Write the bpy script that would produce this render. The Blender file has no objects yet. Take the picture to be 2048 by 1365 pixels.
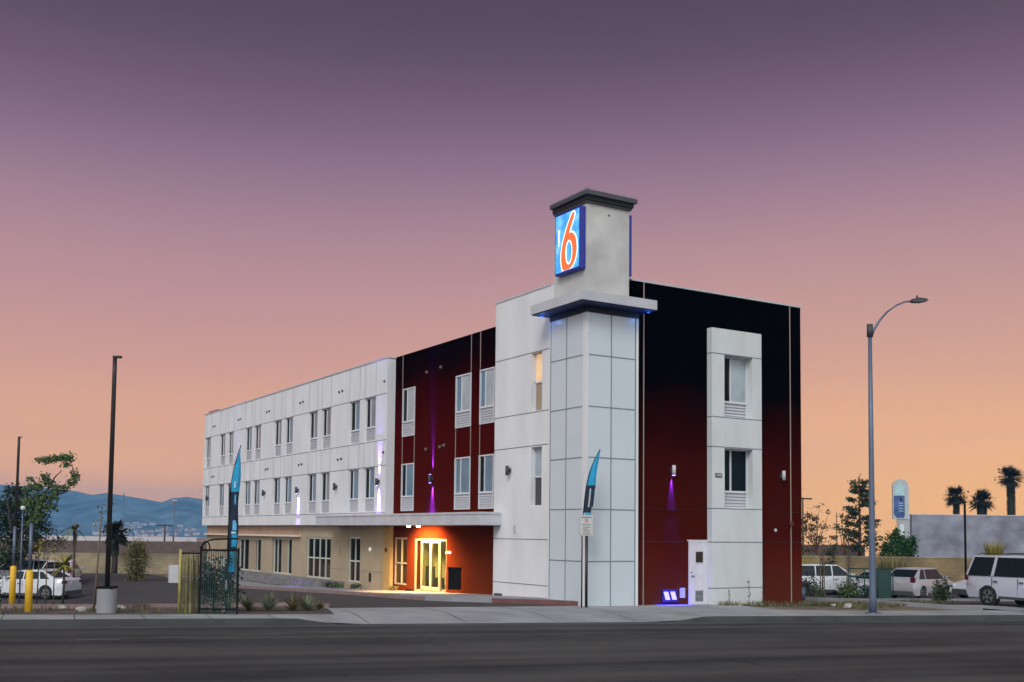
import bpy, bmesh, math, random
from mathutils import Vector, Matrix
R = math.radians
random.seed(7)
scene = bpy.context.scene
col = scene.collection

# ------------------------------------------------------------------ camera
cam_data = bpy.data.cameras.new('camera')
cam = bpy.data.objects.new('camera', cam_data)
col.objects.link(cam)
cr, cu, cf = Vector((0.85313, -0.5216, 0.01028)), Vector((-0.04178, -0.04866, 0.99794)), Vector((0.52003, 0.8518, 0.0633))
m = Matrix.Identity(4)
for i in range(3):
    m[i][0], m[i][1], m[i][2] = cr[i], cu[i], -cf[i]
m[0][3], m[1][3], m[2][3] = -19.830, -27.961, 2.30
cam.matrix_world = m
cam_data.sensor_width = 36
cam_data.lens = 2152.68 / 2048 * 36
cam_data.shift_y = (929.94 - 682.5) / 2048
cam_data.clip_end = 12000
scene.camera = cam

# ------------------------------------------------------------------ world
def lin(r, g, b):
    f = lambda c: (c / 255 / 12.92) if c / 255 <= .04045 else ((c / 255 + .055) / 1.055) ** 2.4
    return (f(r), f(g), f(b), 1)
world = bpy.data.worlds.new('World')
scene.world = world
world.use_nodes = True
wn, wl = world.node_tree.nodes, world.node_tree.links
wn.clear()
w_out = wn.new('ShaderNodeOutputWorld'); w_bg = wn.new('ShaderNodeBackground')
w_tc = wn.new('ShaderNodeTexCoord'); w_sep = wn.new('ShaderNodeSeparateXYZ')
wl.new(w_tc.outputs['Generated'], w_sep.inputs[0])
def ramp(nodes, stops, interp='LINEAR'):
    n = nodes.new('ShaderNodeValToRGB'); n.color_ramp.interpolation = interp
    el = n.color_ramp.elements
    el[0].position, el[0].color = stops[0][0], stops[0][1]
    el[1].position, el[1].color = stops[-1][0], stops[-1][1]
    for p, c in stops[1:-1]:
        e = el.new(p); e.color = c
    return n
# soft unevenness so that the dusk bands are not perfectly level
w_noise = wn.new('ShaderNodeTexNoise'); w_noise.inputs['Scale'].default_value = 2.2; w_noise.inputs['Detail'].default_value = 3
w_map = wn.new('ShaderNodeMapping'); w_map.inputs['Scale'].default_value = (1, 1, 4)
wl.new(w_tc.outputs['Generated'], w_map.inputs[0]); wl.new(w_map.outputs[0], w_noise.inputs[0])
w_add = wn.new('ShaderNodeMath'); w_add.operation = 'MULTIPLY_ADD'
w_add.inputs[1].default_value = .012; wl.new(w_noise.outputs[0], w_add.inputs[0]); wl.new(w_sep.outputs[2], w_add.inputs[2])
w_sub = wn.new('ShaderNodeMath'); w_sub.operation = 'SUBTRACT'; w_sub.inputs[1].default_value = .006
wl.new(w_add.outputs[0], w_sub.inputs[0])
front = ramp(wn, [ (0.000, (1.381, 0.649, 0.131, 1)), (0.035, (1.367, 0.649, 0.138, 1)), (0.077, (1.328, 0.616, 0.179, 1)), (0.146, (0.891, 0.438, 0.256, 1)), (0.178, (0.762, 0.391, 0.273, 1)), (0.215, (0.651, 0.341, 0.287, 1)), (0.257, (0.527, 0.288, 0.285, 1)), (0.289, (0.429, 0.234, 0.276, 1)), (0.321, (0.335, 0.184, 0.258, 1)), (0.351, (0.247, 0.141, 0.204, 1)), (0.380, (0.186, 0.104, 0.154, 1)), (0.409, (0.138, 0.075, 0.111, 1)), (0.432, (0.112, 0.062, 0.094, 1)), (0.460, (0.093, 0.052, 0.079, 1)), (1.000, (0.043, 0.038, 0.066, 1)) ])
left = ramp(wn, [ (0.000, (1.801, 0.735, 0.113, 1)), (0.035, (1.781, 0.735, 0.113, 1)), (0.077, (1.189, 0.541, 0.200, 1)), (0.146, (0.804, 0.391, 0.268, 1)), (0.178, (0.702, 0.348, 0.284, 1)), (0.215, (0.598, 0.303, 0.293, 1)), (0.257, (0.481, 0.258, 0.285, 1)), (0.289, (0.388, 0.212, 0.266, 1)), (0.321, (0.300, 0.165, 0.239, 1)), (0.351, (0.222, 0.124, 0.188, 1)), (0.380, (0.168, 0.093, 0.143, 1)), (0.409, (0.129, 0.071, 0.105, 1)), (0.432, (0.106, 0.060, 0.094, 1)), (0.460, (0.091, 0.050, 0.079, 1)), (1.000, (0.043, 0.038, 0.066, 1)) ])
wl.new(w_sub.outputs[0], left.inputs[0])
w_az = wn.new('ShaderNodeVectorMath'); w_az.operation = 'DOT_PRODUCT'; w_az.inputs[1].default_value = (.853, -.522, 0)
wl.new(w_tc.outputs['Generated'], w_az.inputs[0])
w_azr = wn.new('ShaderNodeMapRange'); w_azr.interpolation_type = 'SMOOTHSTEP'; w_azr.inputs['From Min'].default_value = -.3; w_azr.inputs['From Max'].default_value = .35
wl.new(w_az.outputs['Value'], w_azr.inputs[0])
w_fl = wn.new('ShaderNodeMix'); w_fl.data_type = 'RGBA'
wl.new(w_azr.outputs[0], w_fl.inputs[0]); wl.new(left.outputs[0], w_fl.inputs[6]); wl.new(front.outputs[0], w_fl.inputs[7])
wl.new(w_sub.outputs[0], front.inputs[0])
rear = ramp(wn, [(0, (1.35, 1.30, 1.28, 1)), (.2, (1.50, 1.50, 1.50, 1)), (.45, (1.20, 1.26, 1.34, 1)), (1, (.50, .54, .62, 1))])
wl.new(w_sep.outputs[2], rear.inputs[0])
w_dot = wn.new('ShaderNodeVectorMath'); w_dot.operation = 'DOT_PRODUCT'
wl.new(w_tc.outputs['Generated'], w_dot.inputs[0]); w_dot.inputs[1].default_value = (-.56, -.83, .0)
w_mr = wn.new('ShaderNodeMapRange'); w_mr.interpolation_type = 'SMOOTHSTEP'
w_mr.inputs['From Min'].default_value = -.35; w_mr.inputs['From Max'].default_value = .55
wl.new(w_dot.outputs['Value'], w_mr.inputs[0])
w_mix = wn.new('ShaderNodeMix'); w_mix.data_type = 'RGBA'
wl.new(w_mr.outputs[0], w_mix.inputs[0]); wl.new(w_fl.outputs[2], w_mix.inputs[6]); wl.new(rear.outputs[0], w_mix.inputs[7])
wl.new(w_mix.outputs[2], w_bg.inputs[0]); wl.new(w_bg.outputs[0], w_out.inputs[0])
w_bg.inputs[1].default_value = 1.0

# ------------------------------------------------------------------ sun: broad after-sunset glow from behind the camera
sd = bpy.data.lights.new('sun', 'SUN'); so = bpy.data.objects.new('sun', sd); col.objects.link(so)
sd.energy = 1.5; sd.angle = R(20); sd.color = (1, .985, .97)
so.rotation_euler = Vector((-.72, -.62, .75)).to_track_quat('Z', 'Y').to_euler()

scene.view_settings.view_transform = 'Standard'
scene.view_settings.look = 'None'
scene.view_settings.exposure = 0
scene.view_settings.gamma = 1
scene.cycles.max_bounces = 6
scene.cycles.use_denoising = True

# ------------------------------------------------------------------ terrain height
A = R(8.7); SA, CA = math.sin(A), math.cos(A)
def ss(t):
    t = max(0., min(1., t)); return t * t * (3 - 2 * t)
def sn(x, y): return x * CA - y * SA, x * SA + y * CA
def xy(s, n): return s * CA + n * SA, -s * SA + n * CA
def zg(x, y):
    s, n = sn(x, y)
    wlft = max(ss((-3 - x) / 8), ss((y - 45) / 8) * ss((25 - x) / 15))
    p = -0.0165 * max(-60, min(25, x))
    dl = max(wlft * max(0, min(1.4, .055 * (n + 1))), ss((6 - x) / 4) * max(0, min(.8, .0305 * (y - 3))))
    z = p - dl - ss((x - 10.5) / 6) * max(0, min(.6, .04 * (n - 2)))
    if x > 75: z -= .035 * (x - 75)
    return z

# ------------------------------------------------------------------ materials
def mat(name, c, rough=.7, metal=0, var=.12, scale=3., bump=0., bscale=60., emit=None, es=0, spec=.5, stretch=None, coat=0, c2=None, island=0):
    M = bpy.data.materials.new(name); M.use_nodes = True
    nt = M.node_tree; N, L = nt.nodes, nt.links
    b = N['Principled BSDF']
    if len(c) == 3: c = (*c, 1)
    b.inputs['Roughness'].default_value = rough; b.inputs['Metallic'].default_value = metal
    b.inputs['Specular IOR Level'].default_value = spec; b.inputs['Coat Weight'].default_value = coat
    b.inputs['Base Color'].default_value = c
    tc = N.new('ShaderNodeTexCoord'); src = tc.outputs['Object']
    if stretch:
        mp = N.new('ShaderNodeMapping'); mp.inputs['Scale'].default_value = stretch[:3]
        if len(stretch) > 3: mp.inputs['Rotation'].default_value = (0, 0, stretch[3])
        L.new(src, mp.inputs[0]); src = mp.outputs[0]
    if var:
        no = N.new('ShaderNodeTexNoise'); no.inputs['Scale'].default_value = scale; no.inputs['Detail'].default_value = 6
        no.inputs['Roughness'].default_value = .6
        L.new(src, no.inputs[0])
        lo = tuple(x * (1 - var) for x in c[:3]) + (1,)
        hi = tuple(min(1, x * (1 + var)) for x in (c2 or c)[:3]) + (1,)
        rp = ramp(N, [(.3, lo), (.7, hi)])
        L.new(no.outputs[0], rp.inputs[0]); L.new(rp.outputs[0], b.inputs['Base Color'])
        if island:
            ge = N.new('ShaderNodeNewGeometry')
            hv = N.new('ShaderNodeHueSaturation')
            mr = N.new('ShaderNodeMapRange'); mr.inputs['To Min'].default_value = 1 - island; mr.inputs['To Max'].default_value = 1 + island
            L.new(ge.outputs['Random Per Island'], mr.inputs[0]); L.new(mr.outputs[0], hv.inputs['Value'])
            L.new(rp.outputs[0], hv.inputs['Color']); L.new(hv.outputs[0], b.inputs['Base Color'])
    if bump:
        nb = N.new('ShaderNodeTexNoise'); nb.inputs['Scale'].default_value = bscale; nb.inputs['Detail'].default_value = 4
        L.new(tc.outputs['Object'], nb.inputs[0])
        bu = N.new('ShaderNodeBump'); bu.inputs['Strength'].default_value = bump; bu.inputs['Distance'].default_value = .02
        L.new(nb.outputs[0], bu.inputs['Height']); L.new(bu.outputs[0], b.inputs['Normal'])
    if emit:
        b.inputs['Emission Color'].default_value = (*emit[:3], 1); b.inputs['Emission Strength'].default_value = es
    return M

def shaded_maroon(name, stops, z0, z1):  # height ramp: dark shading toward the top is put into the wall colour
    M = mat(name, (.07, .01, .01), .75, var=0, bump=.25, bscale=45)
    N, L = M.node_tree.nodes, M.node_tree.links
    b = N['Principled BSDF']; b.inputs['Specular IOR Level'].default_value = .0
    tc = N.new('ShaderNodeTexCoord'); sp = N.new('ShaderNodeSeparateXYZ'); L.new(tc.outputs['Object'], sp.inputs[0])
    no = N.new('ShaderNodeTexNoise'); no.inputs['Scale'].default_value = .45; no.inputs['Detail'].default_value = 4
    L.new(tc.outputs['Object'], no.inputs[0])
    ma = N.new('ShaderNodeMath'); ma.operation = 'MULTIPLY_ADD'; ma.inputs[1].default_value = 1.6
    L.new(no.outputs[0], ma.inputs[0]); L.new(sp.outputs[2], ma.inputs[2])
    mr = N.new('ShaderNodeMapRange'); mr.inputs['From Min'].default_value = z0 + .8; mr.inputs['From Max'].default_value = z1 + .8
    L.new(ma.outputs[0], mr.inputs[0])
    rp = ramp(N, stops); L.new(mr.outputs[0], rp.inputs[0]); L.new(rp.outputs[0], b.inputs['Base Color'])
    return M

MT = {}
MT['white'] = mat('white_stucco', (.73, .73, .735), .85, var=.085, scale=.9, stretch=(1, 1, .35), bump=.25, bscale=40)
MT['white2'] = mat('pale_stucco', (.62, .65, .645), .85, var=.10, scale=.8, stretch=(1, 1, .4), bump=.25, bscale=40)
MT['shaft'] = mat('weathered_stucco', (.52, .515, .49), .85, var=.22, scale=.7, bump=.3, bscale=40)
MT['slabm'] = mat('concrete_trim', (.52, .52, .55), .8, var=.1, scale=1.5)
MT['joint'] = mat('joint_shadow_gap', (.16, .17, .19), .8, var=0)
MT['lightjoint'] = mat('light_metal_reveal', (.34, .27, .23), .5, var=0)
MT['red_street'] = shaded_maroon('shaded_maroon_street', [(0, (.10, .022, .012, 1)), (.14, (.085, .010, .006, 1)), (.22, (.060, .0065, .0028, 1)), (.42, (.046, .0045, .0022, 1)), (.55, (.024, .0018, .0012, 1)), (.68, (.0012, .0006, .0008, 1)), (1, (.0006, .0005, .0007, 1))], 0, 10.8)  # shading below the roofline painted into the maroon
MT['red_left'] = shaded_maroon('shaded_maroon_side', [(0, (.13, .026, .008, 1)), (.25, (.095, .013, .004, 1)), (.35, (.074, .0065, .0026, 1)), (.66, (.060, .0032, .0020, 1)), (.80, (.036, .0014, .0012, 1)), (.92, (.007, .0006, .0008, 1)), (1, (.003, .0005, .0008, 1))], 0, 10)  # roofline shading and, low down, warm entrance light painted into the maroon
MT['tan'] = mat('tan_stucco', (.40, .32, .21), .9, var=.10, scale=.9, bump=.25, bscale=40)
MT['tanband'] = mat('tan_band', (.42, .27, .18), .9, var=.15, scale=1.2)
MT['ledge'] = mat('cream_ledge', (.75, .62, .48), .8, var=.05)
MT['plinth'] = mat('grey_stone_plinth', (.19, .18, .18), .9, var=.35, scale=5, bump=.5, bscale=12)
MT['spandrel'] = mat('pale_spandrel_panel', (.57, .64, .67), .30, var=.05, scale=.5, spec=.6)
MT['mullion'] = mat('grey_blue_mullion', (.17, .22, .25), .5, var=0)
MT['vinyl'] = mat('white_vinyl', (.66, .67, .69), .5, var=.03)
MT['darkpane'] = mat('dark_window_glass', (.006, .013, .017), .12, var=0, spec=.05)
MT['bluepane'] = mat('blue_window_glass', (.10, .22, .31), .12, var=.25, scale=.8, spec=.6)
MT['palepane'] = mat('curtained_window_glass', (.36, .43, .46), .14, var=.2, scale=.7, spec=.6)
MT['grille'] = mat('vent_grille', (.52, .52, .55), .6, var=0)
MT['slat'] = mat('grille_slat', (.60, .61, .64), .6, var=0)
MT['gbrown'] = mat('brown_reflecting_glass', (.035, .022, .012), .08, var=.4, scale=1.5, spec=.25)
MT['greypane'] = mat('grey_window_glass', (.19, .24, .28), .12, var=.3, scale=.6, spec=.5)
MT['gdark'] = mat('dark_storefront_glass', (.004, .008, .010), .1, var=.4, scale=1.2, spec=.06)
MT['curtain'] = mat('beige_curtain', (.36, .28, .19), .9, var=.05)
MT['frame_g'] = mat('storefront_frame', (.55, .58, .50), .5, var=0)
MT['gold_frame'] = mat('warm_door_frame', (.34, .31, .24), .45, var=0)
MT['black'] = mat('black_metal', (.005, .005, .005), .7, var=0, spec=.15)
MT['dkgrey'] = mat('dark_grey_metal', (.05, .052, .055), .55, var=.1)
MT['capm'] = mat('dark_cap', (.06, .065, .075), .6, var=.2)
MT['steel'] = mat('galvanised_steel', (.12, .155, .22), .5, .4, var=.12, scale=6)
MT['pole_dark'] = mat('bronze_pole', (.018, .014, .012), .5, var=0)
MT['bulb'] = mat('lens', (.5, .5, .45), .3, var=0)
MT['concrete'] = mat('concrete', (.27, .27, .285), .9, var=.16, scale=.9, bump=.2, bscale=25)
MT['apron'] = mat('concrete_walk', (.27, .27, .275), .9, var=.20, scale=.55, bump=.2, bscale=25, c2=(.31, .31, .31))
MT['kerb'] = mat('kerb_concrete', (.048, .050, .050), .9, var=.3, scale=1.1)
MT['gutter'] = mat('gutter_concrete', (.07, .07, .07), .9, var=.25, scale=.8)
MT['redkerb'] = mat('red_painted_kerb', (.16, .065, .06), .8, var=.2, scale=2)
MT['pinkkerb'] = mat('faded_red_kerb', (.25, .17, .165), .85, var=.2, scale=2)
MT['lot'] = mat('lot_asphalt', (.044, .037, .038), .9, var=.25, scale=.6, bump=.3, bscale=30)
MT['soil'] = mat('dry_soil', (.12, .085, .055), 1, var=.45, scale=1.7, bump=.6, bscale=9, c2=(.16, .13, .08))
MT['mulch'] = mat('planter_mulch', (.085, .068, .05), 1, var=.5, scale=2.5, bump=.6, bscale=9)
MT['cmu'] = mat('tan_block_wall', (.36, .29, .18), .9, var=.12, scale=3)
MT['cmug'] = mat('ochre_block_wall', (.27, .19, .095), .9, var=.4, scale=1.6)
MT['cmud'] = mat('brown_block_wall', (.13, .095, .085), .9, var=.2, scale=2)
MT['bigwall'] = mat('blue_grey_wall', (.25, .26, .31), .85, var=.16, scale=.35, stretch=(1, 1, 3))
MT['yellow'] = mat('yellow_paint', (.75, .43, .02), .5, var=.08)
MT['paint_white'] = mat('white_car_paint', (.62, .63, .66), .25, var=0, coat=.6)
MT['paint_silver'] = mat('silver_car_paint', (.42, .42, .44), .35, .1, var=0, coat=.6)
MT['paint_lav'] = mat('cool_white_car_paint', (.52, .53, .62), .22, var=0, coat=.6)
MT['paint_dark'] = mat('dark_green_car_paint', (.02, .035, .035), .25, var=0, coat=.6)
MT['carglass'] = mat('tinted_car_glass', (.006, .012, .014), .08, var=0, spec=.3)
MT['rubber'] = mat('tyre_rubber', (.012, .012, .012), .85, var=0)
MT['rim'] = mat('wheel_rim', (.22, .23, .24), .4, .5, var=0)
MT['under'] = mat('underbody', (.008, .008, .008), .9, var=0)
MT['tail'] = mat('tail_lamp', (.09, .006, .008), .3, var=0)
MT['headl'] = mat('head_lamp', (.55, .57, .6), .15, var=0)
MT['plastic'] = mat('bumper_plastic', (.06, .062, .066), .6, var=0)
MT['plate'] = mat('number_plate', (.5, .5, .5), .5, var=0)
MT['bark'] = mat('bark', (.06, .045, .035), .95, var=.3, scale=8)
MT['barkred'] = mat('reddish_bark', (.075, .035, .025), .95, var=.3, scale=8)
MT['stake'] = mat('wood_stake', (.16, .12, .08), .9, var=.2)
MT['leaf'] = mat('leaf_green', (.075, .125, .035), .7, var=.35, scale=.8, island=.45)
MT['leafd'] = mat('leaf_dark', (.024, .046, .020), .75, var=.3, scale=.8, island=.5)
MT['leafg'] = mat('leaf_fresh', (.022, .085, .016), .7, var=.35, scale=1., island=.45)
MT['leafy'] = mat('leaf_yellow', (.28, .24, .03), .7, var=.3, scale=2, island=.4)
MT['leafo'] = mat('leaf_olive', (.13, .115, .04), .8, var=.35, scale=1.5, island=.45)
MT['leafp'] = mat('palm_frond', (.013, .022, .012), .8, var=.2, scale=1, island=.4)
MT['dryleaf'] = mat('dry_leaf', (.13, .09, .05), .85, var=.3, scale=1.5, island=.4)
MT['weed'] = mat('grass_blade', (.12, .12, .05), .85, var=.4, scale=2, island=.4)
MT['agave'] = mat('agave', (.20, .24, .14), .7, var=.2, scale=4, island=.3)
MT['flagblue'] = mat('bright_blue_fabric', (.015, .30, .52), .8, var=.15, scale=3)
MT['flagdark'] = mat('navy_fabric', (.008, .02, .045), .8, var=.1, scale=3)
MT['flagmid'] = mat('mid_blue_fabric', (.10, .38, .60), .8, var=.2, scale=4)
MT['flagpale'] = mat('pale_print', (.45, .65, .78), .8, var=0)
MT['signblue'] = mat('sign_case_blue', (.01, .02, .30), .4, var=0)
MT['stonew'] = mat('pale_rock', (.42, .40, .37), .9, var=.2, scale=4, bump=.5, bscale=12)
MT['greenmetal'] = mat('dark_green_metal', (.012, .05, .04), .55, var=.3, scale=3)
MT['reed'] = mat('yellow_reed', (.12, .11, .035), .8, var=.7, scale=6, stretch=(1, 1, .3), island=.75)
MT['yellowpost'] = mat('dull_yellow_post', (.36, .31, .09), .7, var=.3, scale=3)
MT['capdull'] = mat('dull_vent_cap', (.22, .17, .15), .9, var=0, spec=.1)
MT['grey_sign'] = mat('sign_face', (.50, .50, .48), .5, var=.05)
MT['sign_txt'] = mat('sign_print', (.20, .19, .20), .6, var=0)
MT['sign_red'] = mat('sign_print_red', (.42, .24, .30), .6, var=0)
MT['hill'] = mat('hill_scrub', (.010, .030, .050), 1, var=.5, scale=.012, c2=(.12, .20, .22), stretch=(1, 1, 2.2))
MT['roofred'] = mat('rust_red_parapet', (.14, .03, .02), .8, var=.1)
MT['house'] = mat('house_wall', (.55, .52, .5), .9, var=.1)
MT['houser'] = mat('house_roof', (.22, .15, .13), .9, var=.1)
MT['lamp_on'] = mat('warm_lamp', (1, .8, .5), .5, var=0, emit=(1, .75, .42), es=14)
MT['purple_on'] = mat('purple_lamp', (.6, .4, 1), .5, var=0, emit=(.5, .3, 1), es=10)
MT['lobby'] = mat('lobby_wall', (.62, .56, .34), .8, var=.08)
MT['doorw'] = mat('white_door_paint', (.68, .66, .70), .6, var=.06, scale=5)

# asphalt road: tyre streaks run along the street
def road_mat():
    M = mat('road_asphalt', (.05, .05, .052), .85, var=0, bump=.35, bscale=35, spec=.3)
    N, L = M.node_tree.nodes, M.node_tree.links
    b = N['Principled BSDF']
    tc = N.new('ShaderNodeTexCoord')
    def nz(sc, rot, scale, det=5):
        mp = N.new('ShaderNodeMapping'); mp.vector_type = 'POINT'
        mp.inputs['Rotation'].default_value = (0, 0, rot); mp.inputs['Scale'].default_value = sc
        # rotate first, then stretch
        mp2 = N.new('ShaderNodeMapping'); mp2.inputs['Scale'].default_value = sc
        mp.inputs['Scale'].default_value = (1, 1, 1)
        L.new(tc.outputs['Object'], mp.inputs[0]); L.new(mp.outputs[0], mp2.inputs[0])
        t = N.new('ShaderNodeTexNoise'); t.inputs['Scale'].default_value = scale; t.inputs['Detail'].default_value = det
        L.new(mp2.outputs[0], t.inputs[0]); return t.outputs[0]
    a = nz((.04, 1, 1), A, 1.1); c = nz((1, 1, 1), A, .35); d = nz((1, 1, 1), A, 40, 2)
    def mth(op, p, q):
        n = N.new('ShaderNodeMath'); n.operation = op
        for i, v in enumerate((p, q)):
            if isinstance(v, (int, float)): n.inputs[i].default_value = v
            else: L.new(v, n.inputs[i])
        return n.outputs[0]
    s = mth('ADD', mth('ADD', mth('MULTIPLY', a, .42), mth('MULTIPLY', c, .28)), mth('MULTIPLY', d, .30))
    rp = ramp(N, [(.38, (.016, .016, .0165, 1)), (.5, (.035, .035, .035, 1)), (.62, (.072, .070, .067, 1))])
    L.new(s, rp.inputs[0])
    # hairline cracks and pale dust patches
    vo = N.new('ShaderNodeTexVoronoi'); vo.feature = 'DISTANCE_TO_EDGE'; vo.inputs['Scale'].default_value = .38
    wv = N.new('ShaderNodeTexNoise'); wv.inputs['Scale'].default_value = 1.3; wv.inputs['Detail'].default_value = 5
    L.new(tc.outputs['Object'], wv.inputs[0])
    va = N.new('ShaderNodeVectorMath'); va.operation = 'MULTIPLY_ADD'; va.inputs[1].default_value = (1.6, 1.6, 0)
    L.new(wv.outputs['Color'], va.inputs[0]); L.new(tc.outputs['Object'], va.inputs[2]); L.new(va.outputs[0], vo.inputs['Vector'])
    cr_ = ramp(N, [(0, (.35, .35, .35, 1)), (.012, (1, 1, 1, 1)), (1, (1, 1, 1, 1))]); L.new(vo.outputs['Distance'], cr_.inputs[0])
    m1 = N.new('ShaderNodeMix'); m1.data_type = 'RGBA'; m1.blend_type = 'MULTIPLY'; m1.inputs[0].default_value = .8
    L.new(rp.outputs[0], m1.inputs[6]); L.new(cr_.outputs[0], m1.inputs[7])
    e = nz((.12, 1, 1), A, .55, 6)
    dr = ramp(N, [(.46, (0, 0, 0, 1)), (.66, (.7, .7, .7, 1))]); L.new(e, dr.inputs[0])
    m2 = N.new('ShaderNodeMix'); m2.data_type = 'RGBA'; L.new(dr.outputs[0], m2.inputs[0]); L.new(m1.outputs[2], m2.inputs[6]); m2.inputs[7].default_value = (.085, .078, .070, 1)
    L.new(m2.outputs[2], b.inputs['Base Color'])
    return M
MT['road'] = road_mat()

def block_mat(name, c, cm, bw=.4, bh=.2):
    M = mat(name, c, .9, var=0)
    N, L = M.node_tree.nodes, M.node_tree.links; b = N['Principled BSDF']
    tc = N.new('ShaderNodeTexCoord'); mp = N.new('ShaderNodeMapping')
    sp = N.new('ShaderNodeSeparateXYZ'); cb = N.new('ShaderNodeCombineXYZ'); L.new(tc.outputs['Object'], sp.inputs[0])
    L.new(sp.outputs[0], cb.inputs[0]); L.new(sp.outputs[2], cb.inputs[1]); L.new(cb.outputs[0], mp.inputs[0])
    br = N.new('ShaderNodeTexBrick'); br.inputs['Scale'].default_value = 1
    br.inputs['Brick Width'].default_value = bw; br.inputs['Row Height'].default_value = bh; br.inputs['Mortar Size'].default_value = .012
    br.inputs['Color1'].default_value = (*c, 1); br.inputs['Color2'].default_value = (*[x * .82 for x in c], 1); br.inputs['Mortar'].default_value = (*cm, 1)
    L.new(mp.outputs[0], br.inputs[0])
    no = N.new('ShaderNodeTexNoise'); no.inputs['Scale'].default_value = .7; no.inputs['Detail'].default_value = 6
    L.new(tc.outputs['Object'], no.inputs[0])
    rp = ramp(N, [(.3, (.55, .55, .55, 1)), (.7, (1.1, 1.1, 1.1, 1))]); L.new(no.outputs[0], rp.inputs[0])
    mx = N.new('ShaderNodeMix'); mx.data_type = 'RGBA'; mx.blend_type = 'MULTIPLY'; mx.inputs[0].default_value = 1
    L.new(br.outputs[0], mx.inputs[6]); L.new(rp.outputs[0], mx.inputs[7]); L.new(mx.outputs[2], b.inputs['Base Color'])
    return M
MT['cmu'] = block_mat('tan_block_wall', (.42, .34, .21), (.30, .25, .16))
MT['cmug'] = block_mat('ochre_block_wall', (.31, .225, .11), (.20, .15, .08))
MT['bigwall'] = block_mat('blue_grey_block_wall', (.30, .31, .37), (.25, .26, .31), 1.2, .6)

# ------------------------------------------------------------------ mesh helpers
class MB:
    def __init__(s): s.bm = bmesh.new()
    def box(s, x0, x1, y0, y1, z0, z1, taper=None):
        v = [s.bm.verts.new(p) for p in ((x0, y0, z0), (x1, y0, z0), (x1, y1, z0), (x0, y1, z0), (x0, y0, z1), (x1, y0, z1), (x1, y1, z1), (x0, y1, z1))]
        for f in ((0, 3, 2, 1), (4, 5, 6, 7), (0, 1, 5, 4), (1, 2, 6, 5), (2, 3, 7, 6), (3, 0, 4, 7)):
            s.bm.faces.new([v[i] for i in f])
        return s
    def quad(s, *pts):
        s.bm.faces.new([s.bm.verts.new(p) for p in pts]); return s
    def tube(s, pts, rad, n=10, cap=True):
        if not isinstance(rad, (list, tuple)): rad = [rad] * len(pts)
        pts = [Vector(p) for p in pts]; rings = []
        for i, p in enumerate(pts):
            d = (pts[min(i + 1, len(pts) - 1)] - pts[max(i - 1, 0)]).normalized()
            a = Vector((1, 0, 0)) if abs(d.x) < .8 else Vector((0, 1, 0))
            e1 = d.cross(a).normalized(); e2 = d.cross(e1)
            rings.append([s.bm.verts.new(p + (e1 * math.cos(2 * math.pi * k / n) + e2 * math.sin(2 * math.pi * k / n)) * rad[i]) for k in range(n)])
        for i in range(len(rings) - 1):
            for k in range(n):
                f = s.bm.faces.new((rings[i][k], rings[i][(k + 1) % n], rings[i + 1][(k + 1) % n], rings[i + 1][k])); f.smooth = n > 6
        if cap:
            s.bm.faces.new(rings[0][::-1]); s.bm.faces.new(rings[-1])
        return s
    def prism(s, poly, f0, f1):
        """poly: 2D points; f0, f1 map a 2D point to the two end caps"""
        a = [s.bm.verts.new(f0(*p)) for p in poly]; b = [s.bm.verts.new(f1(*p)) for p in poly]
        s.bm.faces.new(a); s.bm.faces.new(b[::-1]); n = len(poly)
        for i in range(n):
            s.bm.faces.new((a[i], b[i], b[(i + 1) % n], a[(i + 1) % n]))
        return s
    def leaves(s, c, r, n, size, flat=1.):
        cx, cy, cz = c; rx, ry, rz = (r, r, r) if not isinstance(r, (tuple, list)) else r
        for _ in range(n):
            u = random.gauss(0, .48), random.gauss(0, .48), random.gauss(0, .48)
            p = Vector((cx + u[0] * rx, cy + u[1] * ry, cz + u[2] * rz))
            d = Vector((random.uniform(-1, 1), random.uniform(-1, 1), random.uniform(-1, 1) * flat)).normalized()
            e = d.cross(Vector((random.uniform(-1, 1), random.uniform(-1, 1), random.uniform(-1, 1)))).normalized()
            L = size * random.uniform(.6, 1.4); W = L * .45
            s.bm.faces.new([s.bm.verts.new(q) for q in (p - d * L * .5, p + e * W, p + d * L * .5, p - e * W)])
        return s
    def blade(s, base, d, length, w, droop=.3, seg=4):
        base = Vector(base); d = Vector(d).normalized()
        side = d.cross(Vector((0, 0, 1)))
        side = side.normalized() if side.length > .05 else Vector((1, 0, 0))
        prev = None
        for i in range(seg + 1):
            t = i / seg
            p = base + d * length * t + Vector((0, 0, -droop * length * t * t))
            ww = w * (1 - t) * .5 + .0015
            cur = (s.bm.verts.new(p - side * ww), s.bm.verts.new(p + side * ww))
            if prev: s.bm.faces.new((prev[0], prev[1], cur[1], cur[0]))
            prev = cur
        return s
    def build(s, name, material, parent=None, smooth=None, recalc=True, bevel=0):
        if recalc: bmesh.ops.recalc_face_normals(s.bm, faces=s.bm.faces)
        if bevel:
            bmesh.ops.bevel(s.bm, geom=[e for e in s.bm.edges], offset=bevel, segments=2, affect='EDGES', profile=.6)
        if smooth:
            for f in s.bm.faces: f.smooth = True
            for e in s.bm.edges:
                if len(e.link_faces) != 2 or e.calc_face_angle(3) > R(smooth): e.smooth = False
        me = bpy.data.meshes.new(name); s.bm.to_mesh(me); s.bm.free()
        me.materials.append(MT[material] if isinstance(material, str) else material)
        o = bpy.data.objects.new(name, me); col.objects.link(o)
        if parent: o.parent = parent
        return o

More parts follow.
